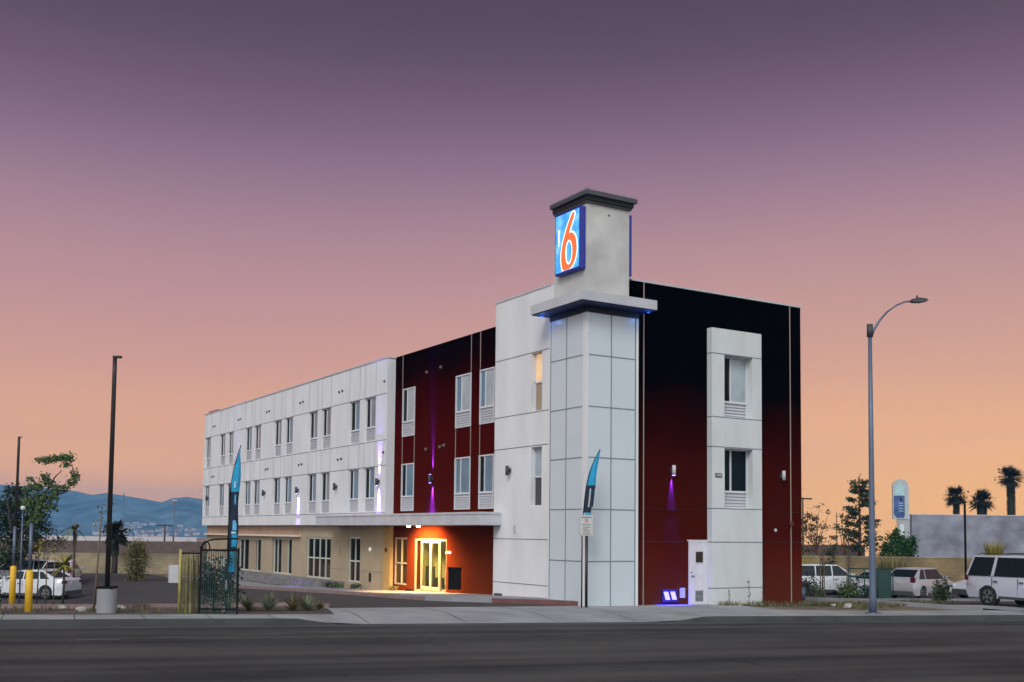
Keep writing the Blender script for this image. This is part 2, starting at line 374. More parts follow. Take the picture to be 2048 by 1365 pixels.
def tag(o, label=None, cat=None, group=None, kind=None):
    if label: o['label'] = label
    if cat: o['category'] = cat
    if group: o['group'] = group
    if kind: o['kind'] = kind
    return o
def empty(name, loc, rz=0, label=None, cat=None, group=None):
    o = bpy.data.objects.new(name, None); col.objects.link(o); o.location = loc; o.rotation_euler = (0, 0, rz)
    o.empty_display_size = .2
    return tag(o, label, cat, group)
def copy_tree(o, parent=None):
    c = o.copy(); col.objects.link(c); c.parent = parent
    for ch in list(o.children): copy_tree(ch, c)
    return c
def structure(name, mb, m_, **k):
    return tag(mb.build(name, m_, **k), kind='structure')

def gridsheet(poly, fz, step=1.):
    """a flat polygon cut on the 1 m grid and draped on a height function"""
    b = MB(); f = b.bm.faces.new([b.bm.verts.new((x, y, 0)) for x, y in poly])
    xs = [p[0] for p in poly]; ys = [p[1] for p in poly]
    for ax, lo, hi in ((0, min(xs), max(xs)), (1, min(ys), max(ys))):
        k = math.ceil(lo / step) * step
        st = step if hi - lo < 130 else step * 4
        while k < hi:
            no = Vector((1, 0, 0)) if ax == 0 else Vector((0, 1, 0))
            bmesh.ops.bisect_plane(b.bm, geom=b.bm.verts[:] + b.bm.edges[:] + b.bm.faces[:], plane_co=no * k, plane_no=no)
            k += st
    for v in b.bm.verts: v.co.z = fz(v.co.x, v.co.y)
    for f in b.bm.faces:
        f.normal_update()
        if f.normal.z < 0: f.normal_flip()
        f.smooth = True
    return b

# ------------------------------------------------------------------ ground
def zground(x, y):
    s, n = sn(x, y)
    z = zg(x, y)
    if n < -3.4: z -= .30
    d = math.hypot(x, y)
    if d > 300: z -= min(12, (d - 300) * .006)
    return z - .03
def build_ground():
    xs = [-1590, -1000, -500, -300, -200, -140, -100, -80, -60, -50] + list(range(-40, 72)) + [75, 80, 90, 100, 130, 160, 200, 300, 500, 1000, 1490]
    ys = [-1500, -500, -200, -100, -60] + list(range(-50, 80)) + [85, 90, 100, 120, 150, 200, 300, 500, 1000, 2000, 3000, 4500]
    b = MB()
    g = [[b.bm.verts.new((x, y, zground(x, y))) for y in ys] for x in xs]
    for i in range(len(xs) - 1):
        for j in range(len(ys) - 1):
            b.bm.faces.new((g[i][j], g[i + 1][j], g[i + 1][j + 1], g[i][j + 1])).smooth = True
    structure('ground', b, 'soil', recalc=False)
build_ground()
KN = -4.62      # kerb line
def apronA(s): return min(ss((s + 10.2) / 1.3), ss((1.7 - s) / 1.4)) if s < 6 else ss((s - 14.6) / 1.6)
def zwalk(x, y):
    s, n = sn(x, y)
    return zg(x, y) + .015 - .15 * apronA(s) * max(0, min(1, (-2.9 - n) / 1.6))
def zroad(x, y): return zg(x, y) - .15
road_poly = [xy(-95, KN - .25), xy(95, KN - .25), xy(95, -48), xy(-95, -48)]
structure('road', gridsheet(road_poly, zroad, 2.), 'road', recalc=False)
structure('gutter', gridsheet([xy(-95, KN + .02), xy(95, KN + .02), xy(95, KN - .5), xy(-95, KN - .5)], lambda x, y: zroad(x, y) + .008, 2.), 'gutter', recalc=False)
# sidewalk strips and driveway apron
structure('sidewalk', gridsheet([xy(-90, -3.0), xy(-8.75, -3.0), xy(-8.35, -.35), xy(-3, -.2), xy(-.3, .2), xy(6.1, 1.2), xy(6.2, -1.6), xy(8, -2.3), xy(90, -2.35), xy(90, KN + .15), xy(-90, KN + .15)], zwalk, 1.), 'apron', recalc=False)
# kerb: vertical face with a rounded nose following the apron dips
def kerb_strip(s0, s1, name, m_):
    b = MB(); prev = None; s = s0
    while s <= s1 + 1e-6:
        h = .15 * (1 - apronA(s))
        pts = []
        for n, dz in ((KN + .16, h + .012), (KN + .03, h + .012), (KN, h - .01), (KN - .015, -.02)):
            x, y = xy(s, n); pts.append(b.bm.verts.new((x, y, zroad(x, y) + dz + .004)))
        if prev:
            for i in range(3): b.bm.faces.new((prev[i], prev[i + 1], pts[i + 1], pts[i])).smooth = True
        prev = pts; s += .5
    structure(name, b, m_, recalc=True)
kerb_strip(-90, 90, 'kerb', 'kerb')
# expansion joints across the walk
jb = MB()
for k in range(-60, 40):
    s = k * 1.5
    if -9 < s < 1: continue
    for a_, c_ in ((-3.05, KN + .16),):
        p = [xy(s - .012, a_), xy(s + .012, a_), xy(s + .012, c_), xy(s - .012, c_)]
        jb.quad(*[(x, y, zwalk(x, y) + .004) for x, y in p])
for s in (-8.2, -5.6, -3.0, -.6):
    prev = None
    for n_ in [-.4 - .4 * i for i in range(11)]:
        x0, y0 = xy(s - .012, n_); x1, y1 = xy(s + .012, n_)
        cur = ((x0, y0, zwalk(x0, y0) + .005), (x1, y1, zwalk(x1, y1) + .005))
        if prev: jb.quad(prev[0], prev[1], cur[1], cur[0])
        prev = cur
structure('sidewalk_joints', jb, MT['gutter'])
# lane dashes, worn
db = MB()
for s0, s1, n0 in ((-11.8, -10.5, -6.9), (-13.5, -12.7, -7.4), (-15, -14.2, -7.7), (-10.2, -9.2, -6.5), (8.2, 11.2, -6.9), (4.0, 5.2, -6.2)):
    p = [xy(s0, n0), xy(s1, n0 + .02), xy(s1, n0 + .1), xy(s0, n0 + .08)]
    db.quad(*[(x, y, zroad(x, y) + .006) for x, y in p])
structure('road_markings', db, mat('worn_marking', (.16, .16, .155), .9, var=.5, scale=6))

# lot asphalt left and right, building walk, planters
kline = [(.3, .15), (-.5, 1.1), (-2.0, 2.4), (-3.0, 3.2), (-3.25, 4.6), (-3.0, 8.0), (-2.55, 14), (-2.5, 22), (-2.5, 43)]
isl = [xy(-8.35, -.35), (-8.0, 1.6), (-8.1, 3.4), (-9.8, 4.9), (-12.3, 5.2), (-13.2, 3.0), (-14.2, 2.4), (-22, 7.0), (-60, 12)]
structure('parking_lot', gridsheet([xy(-8.35, -.42), xy(-3, -.25), (.3, .0)] + kline[::1] + [(-2.5, 51.5), (-9.5, 55.6), (-60, 63)] + isl[::-1][:-1], lambda x, y: zg(x, y) + .0 - .03 * 0, 1.), 'lot', recalc=False)
structure('lot_right', gridsheet([xy(14.3, -2.2), xy(12.5, 5.5), (10.5, 12), (10.5, 48), (60, 35), (60, -4)], lambda x, y: zg(x, y) + .0, 1.), 'lot', recalc=False)
structure('entrance_walk', gridsheet([(.62, .35)] + [(a + .1, b_ + .02) for a, b_ in kline[1:]] + [(.62, 43)], lambda x, y: zg(x, y) + .125, 1.), 'concrete', recalc=False)
def lkerb(pts, name, m_, h=.13, w=.15):
    b = MB(); pts = [Vector((p[0], p[1], 0)) for p in pts]
    dense = []
    for i in range(len(pts) - 1):
        k = max(1, int((pts[i + 1] - pts[i]).length / .8))
        dense += [pts[i].lerp(pts[i + 1], t / k) for t in range(k)]
    dense.append(pts[-1]); prev = None
    for i, p in enumerate(dense):
        d = (dense[min(i + 1, len(dense) - 1)] - dense[max(0, i - 1)]).normalized(); nn = Vector((-d.y, d.x, 0))
        z = zg(p.x, p.y)
        ring = [b.bm.verts.new((q.x, q.y, z + dz)) for q, dz in ((p - nn * w / 2, -.1), (p - nn * w / 2, h), (p + nn * w / 2, h), (p + nn * w / 2, -.1))]
        if prev:
            for k in range(3): b.bm.faces.new((prev[k], prev[k + 1], ring[k + 1], ring[k]))
        else: b.bm.faces.new(ring)
        prev = ring
    b.bm.faces.new(prev)
    return structure(name, b, m_)
lkerb(kline[:3], 'red_kerb', 'redkerb', .15)
lkerb(kline[2:5], 'walk_kerb', 'concrete')
lkerb(kline[4:], 'faded_kerb', 'pinkkerb')
lkerb(isl, 'planter_kerb', 'pinkkerb', .12)
lkerb([xy(14.3, -2.2), xy(12.7, 5.0), (11.2, 11)], 'lot_kerb', 'concrete', .12)
lkerb([(14.5, 2.5), (21, 3.6), (30, 1.5)], 'lot_divider_kerb', 'concrete', .12)

# ------------------------------------------------------------------ hills
def hills():
    pts = [(-900, 3300, 120), (-500, 3280, 130), (-150, 3300, 118), (100, 3350, 140), (325, 3274, 125), (396, 3231, 124), (468, 3188, 116), (504, 3166, 110), (546, 3141, 102),
           (581, 3119, 108), (624, 3094, 98), (671, 3066, 88), (700, 3050, 83), (713, 3041, 80), (737, 3025, 92), (772, 3004, 91), (807, 2983, 84), (1040, 2840, 60), (1200, 2650, 10), (1260, 2560, -40)]
    b = MB(); rows = []
    C0 = Vector((-20, -28))
    for i in range(len(pts) - 1):
        p, q = pts[i], pts[i + 1]
        k = max(2, int(math.hypot(q[0] - p[0], q[1] - p[1]) / 14))
        for t in range(k):
            f = t / k; rows.append(tuple(p[j] * (1 - f) + q[j] * f for j in range(3)))
    rnd = random.Random(3)
    prev = None
    from mathutils import noise
    for i, (x, y, h) in enumerate(rows):
        ring = []
        d = (Vector((x, y)) - C0).normalized()
        for j in range(26):
            t = j / 25          # 0 foot, .62 ridge, 1 behind
            dist = (t - .62) * 1500
            px, py = x + d.x * dist, y + d.y * dist
            prof = ss(t / .62) ** .9 if t < .62 else 1 - .5 * (t - .62) / .38
            nz = noise.fractal(Vector((px * .004, py * .004, .3)), .9, 2.1, 5)
            rg = abs(noise.noise(Vector((px * .006 + 3, py * .0022, 1))))
            amp = 18 * math.sin(min(1, t / .62) * math.pi) + 2.5
            z = (h + 8) * prof + nz * amp * 1.3 - rg * 60 * math.sin(min(1, t / .62) * math.pi) - 12
            ring.append(b.bm.verts.new((px, py, z + (4 if t > .5 else 0))))
        if prev:
            for j in range(25): b.bm.faces.new((prev[j], prev[j + 1], ring[j + 1], ring[j])).smooth = True
        prev = ring
    structure('hills', b, 'hill', recalc=True)
hills()

# ------------------------------------------------------------------ motel building
B = empty('motel_building', (0, 0, 0), 0, 'three storey white and maroon motel with a tall corner tower', 'building')

def holed(mb, axis, pl, th, a0, a1, z0, z1, holes, back=True):
    """wall slab with its face at pl; thickness th inward (+); holes = [(a0,a1,z0,z1)] with reveals"""
    P = (lambda d, a, z: (pl + d, a, z)) if axis == 'x' else (lambda d, a, z: (a, pl + d, z))
    As = sorted({a0, a1} | {min(max(v, a0), a1) for h in holes for v in h[:2]})
    Zs = sorted({z0, z1} | {min(max(v, z0), z1) for h in holes for v in h[2:]})
    inh = lambda a, z: any(h[0] < a < h[1] and h[2] < z < h[3] for h in holes)
    for i in range(len(As) - 1):
        for j in range(len(Zs) - 1):
            if inh((As[i] + As[i + 1]) / 2, (Zs[j] + Zs[j + 1]) / 2): continue
            q = (As[i], Zs[j]), (As[i + 1], Zs[j]), (As[i + 1], Zs[j + 1]), (As[i], Zs[j + 1])
            mb.quad(*[P(0, *p) for p in q]); mb.quad(*[P(th, *p) for p in q[::-1]])
    for (h0, h1, h2, h3) in holes + [(a0, a1, z0, z1)]:
        c = [(h0, h2), (h1, h2), (h1, h3), (h0, h3)]
        for k in range(4):
            p, q = c[k], c[(k + 1) % 4]
            mb.quad(P(0, *p), P(0, *q), P(th, *q), P(th, *p))
    return mb

# --- window as a part with sub-parts. axis 'x': facade looks to -x, coordinate a = y ; axis 'y': looks to -y, a = x
def window(axis, pl, a0, a1, zb, zs, zt, fm='vinyl', pane2='palepane', pane1='darkpane', left_hi=True, split=.42, grille=True, gslats=5, fw=.05, inset=.06):
    P = (lambda m_, d0, d1, b0, b1, z0, z1: m_.box(pl + d0, pl + d1, b0, b1, z0, z1)) if axis == 'x' else (lambda m_, d0, d1, b0, b1, z0, z1: m_.box(b0, b1, pl + d0, pl + d1, z0, z1))
    f = MB()
    P(f, 0, .12, a0, a0 + fw, zb, zt); P(f, 0, .12, a1 - fw, a1, zb, zt); P(f, .001, .12, a0 + fw, a1 - fw, zt - fw, zt)
    P(f, -.02, .12, a0 + fw, a1 - fw, zs - .03, zs + .04); P(f, -.012, .12, a0 + fw, a1 - fw, zb, zb + .05)
    sp = a1 - (a1 - a0) * split if left_hi else a0 + (a1 - a0) * split
    P(f, .012, .12, sp - .025, sp + .025, zs + .04, zt - fw)
    fo = f.build('window', fm, B)
    lo, hi = (a0 + fw, sp - .025), (sp + .025, a1 - fw)
    dk, lt = (hi, lo) if left_hi else (lo, hi)
    m1 = MB(); P(m1, inset, inset + .02, dk[0], dk[1], zs + .04, zt - fw); m1.build('dark_pane', pane1, fo)
    m2 = MB(); P(m2, inset - .02, inset, lt[0], lt[1], zs + .04, zt - fw); m2.build('curtained_pane', pane2, fo)
    if grille:
        g = MB(); P(g, .05, .07, a0 + fw, a1 - fw, zb + .05, zs - .03); go = g.build('vent_grille', 'grille', fo)
        s_ = MB()
        for k in range(gslats):
            z = zb + .09 + (zs - zb - .14) * k / gslats
            P(s_, .01, .05, a0 + fw, a1 - fw, z, z + .045)
        s_.build('grille_slats', 'slat', fo)
    return fo

ZU, ZL = (6.39, 7.03, 8.41), (3.17, 3.80, 5.20)
# far white wing
far_w = [(42.9, 44.05), (39.6, 40.8), (37.9, 39.0), (34.3, 35.5), (32.6, 33.8), (29.1, 30.3), (27.3, 28.5), (23.7, 24.9), (21.9, 23.1), (18.35, 19.55), (16.55, 17.75)]
w = MB(); holed(w, 'x', .1, .4, 15.35, 44.42, 2.60, 10.0, [(a, b_, z[0], z[2]) for a, b_ in far_w for z in (ZU, ZL)])
w.build('white_wing_wall', 'white', B)
for i, (a, b_) in enumerate(far_w):
    window('x', .16, a, b_, *ZU, fm='white', fw=.035, pane2='greypane' if i % 3 else 'bluepane', split=.40 + .05 * (i % 2))
    window('x', .16, a, b_, *ZL, fm='white', fw=.035, pane2='bluepane' if i % 4 else 'greypane', pane1='darkpane', split=.36 + .05 * (i % 3))
j = MB()
for z in (8.43, 6.36, 5.22):
    j.box(.092, .1, 15.36, 44.4, z - .014, z + .014)
j.box(.092, .1, 15.36, 44.4, 3.13, 3.16)
for a, b_ in far_w:
    for e in (a, b_):
        j.box(.094, .1, e - .008, e + .008, 8.445, 9.98); j.box(.094, .1, e - .008, e + .008, 5.235, 6.345)
j.build('wall_joints', 'joint', B)
for k in range(6):
    y = 20.62 + 5.37 * k
    if y > 43: continue
    for z in (9.05, 5.76):
        vc = MB(); vc.tube([(.03, y + .2, z), (.1, y + .2, z)], .05, 8); vc.build('vent_cap', 'dkgrey', B)
        vc = MB(); vc.tube([(.03, y - .2, z + .02), (.1, y - .2, z + .02)], .05, 8); vc.build('vent_cap', 'dkgrey', B)
for z in (8.98, 5.81):
    vc = MB(); vc.tube([(.03, 15.6, z), (.1, 15.6, z)], .05, 8); vc.build('vent_cap', 'dkgrey', B)
cp = MB(); cp.box(.06, .56, 15.31, 44.46, 10.0, 10.06); cp.build('parapet_coping', 'slabm', B)
rt = MB(); rt.box(.3, 2.5, 42.3, 44.3, 10.062, 10.22); rt.build('roof_hatch', 'roofred', B)

# recessed maroon section
red_w = [(13.34, 14.56), (8.42, 9.68), (6.62, 7.74)]
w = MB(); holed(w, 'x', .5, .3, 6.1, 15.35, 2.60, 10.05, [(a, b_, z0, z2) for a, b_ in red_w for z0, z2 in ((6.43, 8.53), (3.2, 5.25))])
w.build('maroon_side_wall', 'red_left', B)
for i, (a, b_) in enumerate(red_w):
    window('x', .47, a, b_, 6.43, 7.06, 8.53, pane2='palepane', split=.38, pane1='bluepane' if i else 'darkpane')
    window('x', .47, a, b_, 3.2, 3.82, 5.25, pane2='bluepane', pane1='bluepane' if i == 1 else 'darkpane', split=.38)
j = MB()
for y, z0, z1 in ((14.6, 8.55, 10.04), (8.46, 8.55, 10.04), (7.74, 8.55, 10.04), (14.54, 5.27, 6.41), (13.36, 5.27, 6.41), (9.66, 5.27, 6.41), (8.44, 5.27, 6.41), (7.72, 5.27, 6.41)):
    j = MB(); j.box(.488, .5, y - .02, y + .02, z0, z1); j.build('reveal_strip', 'lightjoint', B)
for y, z in ((12.23, 9.0), (10.97, 9.06), (12.21, 5.76), (10.95, 5.78), (10.6, 5.82)):
    vc = MB(); vc.tube([(.43, y, z), (.5, y, z)], .06, 10); vc.build('vent_cap', 'capdull', B)

# near white block
w = MB(); holed(w, 'x', .2, .45, 2.0, 6.1, -.6, 10.77, [(2.92, 3.60, 6.53, 8.58), (2.9, 3.58, 3.23, 5.28)])
w.build('white_stair_wall', 'white', B)
j = MB()
for z in (8.60, 6.50, 5.33, 2.09, .53):
    j.box(.192, .2, 2.12, 6.09, z - .013, z + .013)
j.build('wall_joints', 'joint', B)
lit_warm = mat('warm_lit_interior', (.5, .35, .2), .8, var=.35, scale=2, emit=(1, .62, .32), es=.55)
for zb, zt, mt_ in ((6.53, 8.58, lit_warm), (3.23, 5.28, 'gbrown')):
    f = MB(); zm = zb + (zt - zb) * .50
    f.box(.34, .4, 2.92, 3.6, zm - .03, zm + .03)
    for s_ in ((2.92, 2.96), (3.56, 3.6)): f.box(.34, .4, *s_, zb, zt)
    f.box(.345, .4, 2.96, 3.56, zt - .04, zt); f.box(.345, .4, 2.96, 3.56, zb, zb + .04)
    fo = f.build('stair_window', 'vinyl', B)
    p = MB(); p.box(.38, .395, 2.96, 3.56, zm + .03, zt - .04); p.build('upper_pane', mt_ if mt_ != 'gbrown' else 'palepane', fo)
    p = MB(); p.box(.38, .395, 2.96, 3.56, zb + .04, zm - .03); p.build('lower_pane', 'curtain' if mt_ is lit_warm else 'plastic', fo)
vb = MB(); vb.box(.17, .2, 4.5, 4.68, 2.28, 2.58); vb.build('wall_vent', 'grille', B)
vb = MB(); vb.box(.1, .2, 5.45, 5.85, -.02, .12); vb.build('low_wall_outlet', 'dkgrey', B)

# street facade
PX0, PX1, PY = 5.35, 7.70, .05
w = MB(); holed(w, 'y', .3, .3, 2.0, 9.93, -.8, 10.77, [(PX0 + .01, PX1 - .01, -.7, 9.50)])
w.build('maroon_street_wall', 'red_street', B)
w = MB(); holed(w, 'y', PY, .6, PX0, PX1, -.8, 9.51, [(5.93, 7.26, 6.42, 8.60), (5.93, 7.26, 3.24, 5.33)])
w.build('white_street_panel', 'white2', B)
for zb, zs, zt, a, b_ in ((6.42, 6.98, 8.60, 'gdark', 'palepane'), (3.24, 3.82, 5.33, 'darkpane', 'darkpane')):
    window('y', PY + .27, 5.93, 7.26, zb, zs, zt, pane2=b_, pane1=a, left_hi=False, split=.41, gslats=4)
j = MB()
for z, gaps in ((8.62, 1), (6.40, 0), (5.36, 0), (3.22, 0), (2.06, 0), (.48, 0)):
    j.box(PX0 - .006, PX1 + .004, PY - .007, PY, z - .014, z + .014)
    j.box(PX0 - .008, PX0, PY, .3, z - .014, z + .014)
j.build('panel_joints', 'joint', B)
dj = mat('dark_seam', (.02, .006, .006), .8, var=0)
j = MB(); j.box(2.06, 5.34, .292, .3, 2.05, 2.075); j.box(7.71, 9.92, .292, .3, 2.05, 2.075); j.box(2.06, 5.34, .292, .3, 3.15, 3.165); j.box(7.71, 9.92, .292, .3, 3.15, 3.165); j.build('wall_seams', dj, B)
for xa_ in (2.53, 9.355):
    j = MB(); j.box(xa_, xa_ + .04, .286, .3, -.5, 10.76); j.build('reveal_strip', 'lightjoint', B)
cp = MB(); cp.box(2.0, 9.97, .27, .62, 10.77, 10.83); cp.box(.17, .67, 2.42, 6.14, 10.77, 10.83); cp.build('parapet_coping', 'slabm', B)
# service door
dfm = MB(); dfm.box(4.50, 4.55, .26, .3, -.3, 2.09); dfm.box(5.30, 5.34, .26, .3, -.3, 2.09); dfm.box(4.55, 5.30, .26, .3, 2.03, 2.09); dfm.box(4.44, 5.34, .25, .3, 2.09, 2.13)
do = dfm.build('service_door', 'doorw', B)
d2 = MB(); d2.box(4.55, 5.30, .272, .3, -.2, 2.03); d2.build('door_leaf', 'doorw', do)
d2 = MB(); d2.box(4.80, 5.12, .262, .272, 1.36, 1.72); d2.build('door_window', 'gbrown', do)
d2 = MB(); d2.box(4.78, 5.14, .258, .272, 1.32, 1.36); d2.box(4.78, 5.14, .258, .272, 1.72, 1.76); d2.box(4.78, 4.80, .258, .272, 1.36, 1.72); d2.box(5.12, 5.14, .258, .272, 1.36, 1.72); d2.build('window_trim', 'grille', do)
d2 = MB()
for k in range(9): d2.box(4.79, 5.13, .258, .272, .04 + k * .042, .062 + k * .042)
d2.build('door_louvre', 'dkgrey', do)
d2 = MB(); d2.tube([(4.62, .272, .90), (4.62, .22, .90), (4.72, .215, .90)], .018, 8); d2.tube([(4.62, .272, 1.02), (4.62, .25, 1.02)], .025, 8); d2.build('door_handle', 'steel', do)
# louvre back + small wall items
ub = MB(); ub.box(4.12, 4.32, .25, .3, .17, .50); ub.build('junction_box', 'grille', B)
ub = MB(); ub.box(5.50, 5.78, PY - .03, PY, 4.30, 4.44); uo = ub.build('room_plaque', 'dkgrey', B)
ub = MB()
for k in range(3): ub.box(5.54 + k * .075, 5.585 + k * .075, PY - .034, PY - .03, 4.33, 4.41)
ub.build('plaque_marks', 'grille', uo)
ub = MB(); ub.tube([(9.31, .3, 2.74), (9.31, .18, 2.74)], [.09, .09], 12); ub.build('alarm_bell', 'tail', B)
ub = MB(); ub.tube([(8.58, .3, 2.5), (8.58, .26, 2.5)], .06, 12); ub.build('wall_vent_cap', 'grille', B)

# unseen sides, roof and cores so the block is solid from elsewhere
w = MB(); w.box(9.63, 9.93, .601, 44.42, -1.6, 10.0); w.box(.501, 9.629, 44.12, 44.42, -1.6, 10.0); w.build('rear_walls', 'white', B)
w = MB(); w.box(.65, 9.63, .601, 44.11, 9.5, 9.7); w.build('roof_deck', 'slabm', B)
w = MB(); w.box(2.6, 9.62, .61, 1.4, -.6, 9.45); w.build('inner_floor_core', 'gdark', B)

# tan ground floor
tan_h = [(33.15, 37.5), (28.0, 31.2), (22.45, 25.75), (18.8, 20.2)]
w = MB(); holed(w, 'x', .45, .3, 15.3, 44.42, -1.6, 2.595, [(tan_h[0][0], tan_h[0][1], -.10, 1.82), (tan_h[1][0], tan_h[1][1], -.08, 1.9), (tan_h[2][0], tan_h[2][1], -.08, 1.98), (tan_h[3][0], tan_h[3][1], -.08, 2.04)])
w.build('tan_ground_wall', 'tan', B)
w = MB(); w.box(.43, .45, 27.0, 44.4, 2.12, 2.59); w.build('tan_band', 'tanband', B)
w = MB(); w.box(.22, .45, 26.6, 44.4, 1.98, 2.08); w.build('cream_ledge', 'ledge', B)
w = MB(); w.box(.36, .45, 15.32, 16.1, -.3, 2.59); w.build('corner_pilaster', mat('warm_lit_tan_stucco', (.42, .27, .10), .9, var=.1), B)  # tan wall with the warm lamp light put into its colour
w = MB(); w.box(.30, .45, 20.6, 44.4, -1.2, -.12); w.build('stone_plinth', 'plinth', B)
j = MB(); j.box(.442, .45, 16.1, 18.75, .46, .48); j.box(.442, .45, 20.25, 22.4, .46, .48); j.build('wall_joints', 'joint', B)
def shop(a0, a1, z0, z1, pl, cols, rowz, lower='gbrown', upper='gdark', drape=None, frame='frame_g', fw=.06, nm='storefront_window'):
    f = MB()
    f.box(pl, pl + .08, a0, a0 + fw, z0, z1); f.box(pl, pl + .08, a1 - fw, a1, z0, z1); f.box(pl + .001, pl + .08, a0 + fw, a1 - fw, z1 - fw - .02, z1)
    f.box(pl - .04, pl + .08, a0 + fw, a1 - fw, z0, z0 + fw)
    for c in cols: f.box(pl + .002, pl + .08, c - .025, c + .025, z0 + fw, z1 - fw - .02)
    if rowz: f.box(pl + .003, pl + .075, a0 + fw, a1 - fw, rowz - .035, rowz + .035)
    fo = f.build(nm, frame, B)
    zz = rowz or z0 + .1
    p = MB(); p.box(pl + .06, pl + .07, a0 + .02, a1 - .02, zz, z1 - .02); p.build('upper_panes', upper, fo)
    p = MB(); p.box(pl + .06, pl + .07, a0 + .02, a1 - .02, z0 + .02, zz); p.build('lower_panes', lower, fo)
    if drape:
        p = MB(); p.box(pl + .045, pl + .06, drape[0], drape[1], z0 + fw, z1 - fw); p.build('drape', 'curtain', fo)
    return fo
shop(33.15, 37.5, -.10, 1.82, .57, [34.2, 36.7], None, lower='gdark', drape=(34.5, 35.9))
shop(28.0, 31.2, -.08, 1.9, .57, [28.9, 30.6], None, lower='gdark', drape=(29.0, 30.1))
shop(22.45, 25.75, -.08, 1.98, .50, [23.25, 24.05, 24.9], .93)
shop(18.8, 20.2, -.08, 2.04, .50, [19.5], .90)

# maroon ground floor with entrance
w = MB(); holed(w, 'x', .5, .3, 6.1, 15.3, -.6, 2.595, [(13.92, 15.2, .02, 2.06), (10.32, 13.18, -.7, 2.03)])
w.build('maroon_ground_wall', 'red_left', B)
shop(13.92, 15.2, .02, 2.06, .54, [14.55], .95, lower='gbrown', upper='gbrown', frame='gold_frame')
# canopy
CX, CY0, CY1 = -.72, 5.55, 21.45
w = MB(); w.box(CX, .52, CY0, CY1, 2.575, 3.02); w.build('entrance_canopy', 'slabm', B)
w = MB(); w.box(CX + .06, .5, CY0 + .06, CY1 - .06, 2.555, 2.576); w.build('canopy_soffit', 'dkgrey', B)
w = MB(); w.box(CX - .03, CX, CY0 - .03, CY1, 2.97, 3.05); w.box(CX, .1, CY0 - .03, CY0, 2.97, 3.05); w.build('canopy_drip_edge', 'slabm', B)
for y in (12.25, 11.35):
    l_ = MB(); l_.tube([(-.25, y, 2.50), (-.25, y, 2.556)], [.075, .09], 12); l_.build('canopy_downlight', 'lamp_on', B)
    ld = bpy.data.lights.new('canopy_downlight_beam', 'SPOT'); lo = bpy.data.objects.new('canopy_downlight_beam', ld); col.objects.link(lo)
    lo.location = (-.48, y, 2.46); lo.parent = B
    lo.rotation_euler = Vector((-.55, 0, 1)).to_track_quat('Z', 'Y').to_euler()
    ld.energy = 1700; ld.color = (1, .60, .20); ld.spot_size = R(150); ld.spot_blend = .8; ld.shadow_soft_size = .08
# entrance storefront: sidelights and sliding doors, lobby behind
f = MB()
for y in (10.32, 10.86, 12.56, 13.12): f.box(.52, .60, y, y + .06, -.2, 2.03)
f.box(.522, .60, 10.38, 13.12, 1.95, 2.03)
f.box(.523, .60, 10.38, 10.86, -.2, -.1); f.box(.523, .60, 12.62, 13.12, -.2, -.1)
eo = f.build('entrance_door', 'gold_frame', B)
f = MB()
for y0, y1 in ((10.92, 11.70), (11.72, 12.56)):
    f.box(.50, .54, y0, y0 + .06, -.12, 1.93); f.box(.50, .54, y1 - .06, y1, -.08, 1.93); f.box(.501, .54, y0 + .06, y1 - .06, 1.86, 1.93); f.box(.501, .54, y0 + .06, y1 - .06, -.08, .06)
f.build('sliding_leaf', 'gold_frame', eo)
glass = bpy.data.materials.new('clear_glass'); glass.use_nodes = True
gn, gl = glass.node_tree.nodes, glass.node_tree.links; gn.clear()
go_ = gn.new('ShaderNodeOutputMaterial'); gm = gn.new('ShaderNodeMixShader'); gt = gn.new('ShaderNodeBsdfTransparent'); gg = gn.new('ShaderNodeBsdfGlossy')
gt.inputs[0].default_value = (.85, .9, .85, 1); gg.inputs[1].default_value = .03; gm.inputs[0].default_value = .10
gl.new(gt.outputs[0], gm.inputs[1]); gl.new(gg.outputs[0], gm.inputs[2]); gl.new(gm.outputs[0], go_.inputs[0])
f = MB(); f.box(.55, .556, 10.38, 13.12, -.13, 1.95); f.build('door_glass', glass, eo)
w = MB()
w.box(3.8, 3.9, 9.4, 14.0, -.3, 2.5); w.box(.82, 3.79, 9.4, 9.5, -.3, 2.5); w.box(.82, 3.79, 13.9, 14.0, -.3, 2.5); w.box(.82, 3.79, 9.51, 13.89, 2.4, 2.5)
w.build('lobby_walls', 'lobby', B)
w = MB(); w.box(.5, 3.79, 9.51, 13.89, -.5, -.13); w.build('lobby_floor', 'curtain', B)
w = MB(); w.box(2.6, 3.3, 10.9, 12.6, -.13, .9); w.box(2.5, 3.4, 10.8, 12.7, .9, .96); w.build('reception_counter', 'plastic', B)
w = MB(); w.box(1.2, 1.8, 12.9, 13.5, -.13, .35); w.box(1.2, 1.35, 12.9, 13.5, .35, .85); w.build('lobby_chair', 'dkgrey', B)
w = MB(); w.tube([(1.5, 10.3, -.13), (1.5, 10.3, .5)], .18, 12); w.build('lobby_planter', 'dkgrey', B)
w = MB(); w.leaves((1.5, 10.3, .8), (.25, .25, .35), 90, .14); w.build('lobby_plant', 'leafd', B, recalc=False)
w = MB(); w.box(3.72, 3.79, 11.5, 12.4, 1.35, 1.85); w.box(3.72, 3.79, 10.5, 11.1, 1.2, 1.7); w.build('lobby_picture', 'grille', B)
w = MB(); w.tube([(2, 11.6, 2.32), (2, 11.6, 2.39)], .2, 14); w.build('lobby_lamp', 'vinyl', B)
ld = bpy.data.lights.new('lobby_light', 'POINT'); lo = bpy.data.objects.new('lobby_light', ld); col.objects.link(lo); lo.parent = B
lo.location = (2, 11.6, 2.1); ld.energy = 11; ld.color = (1, .88, .66); ld.shadow_soft_size = .2
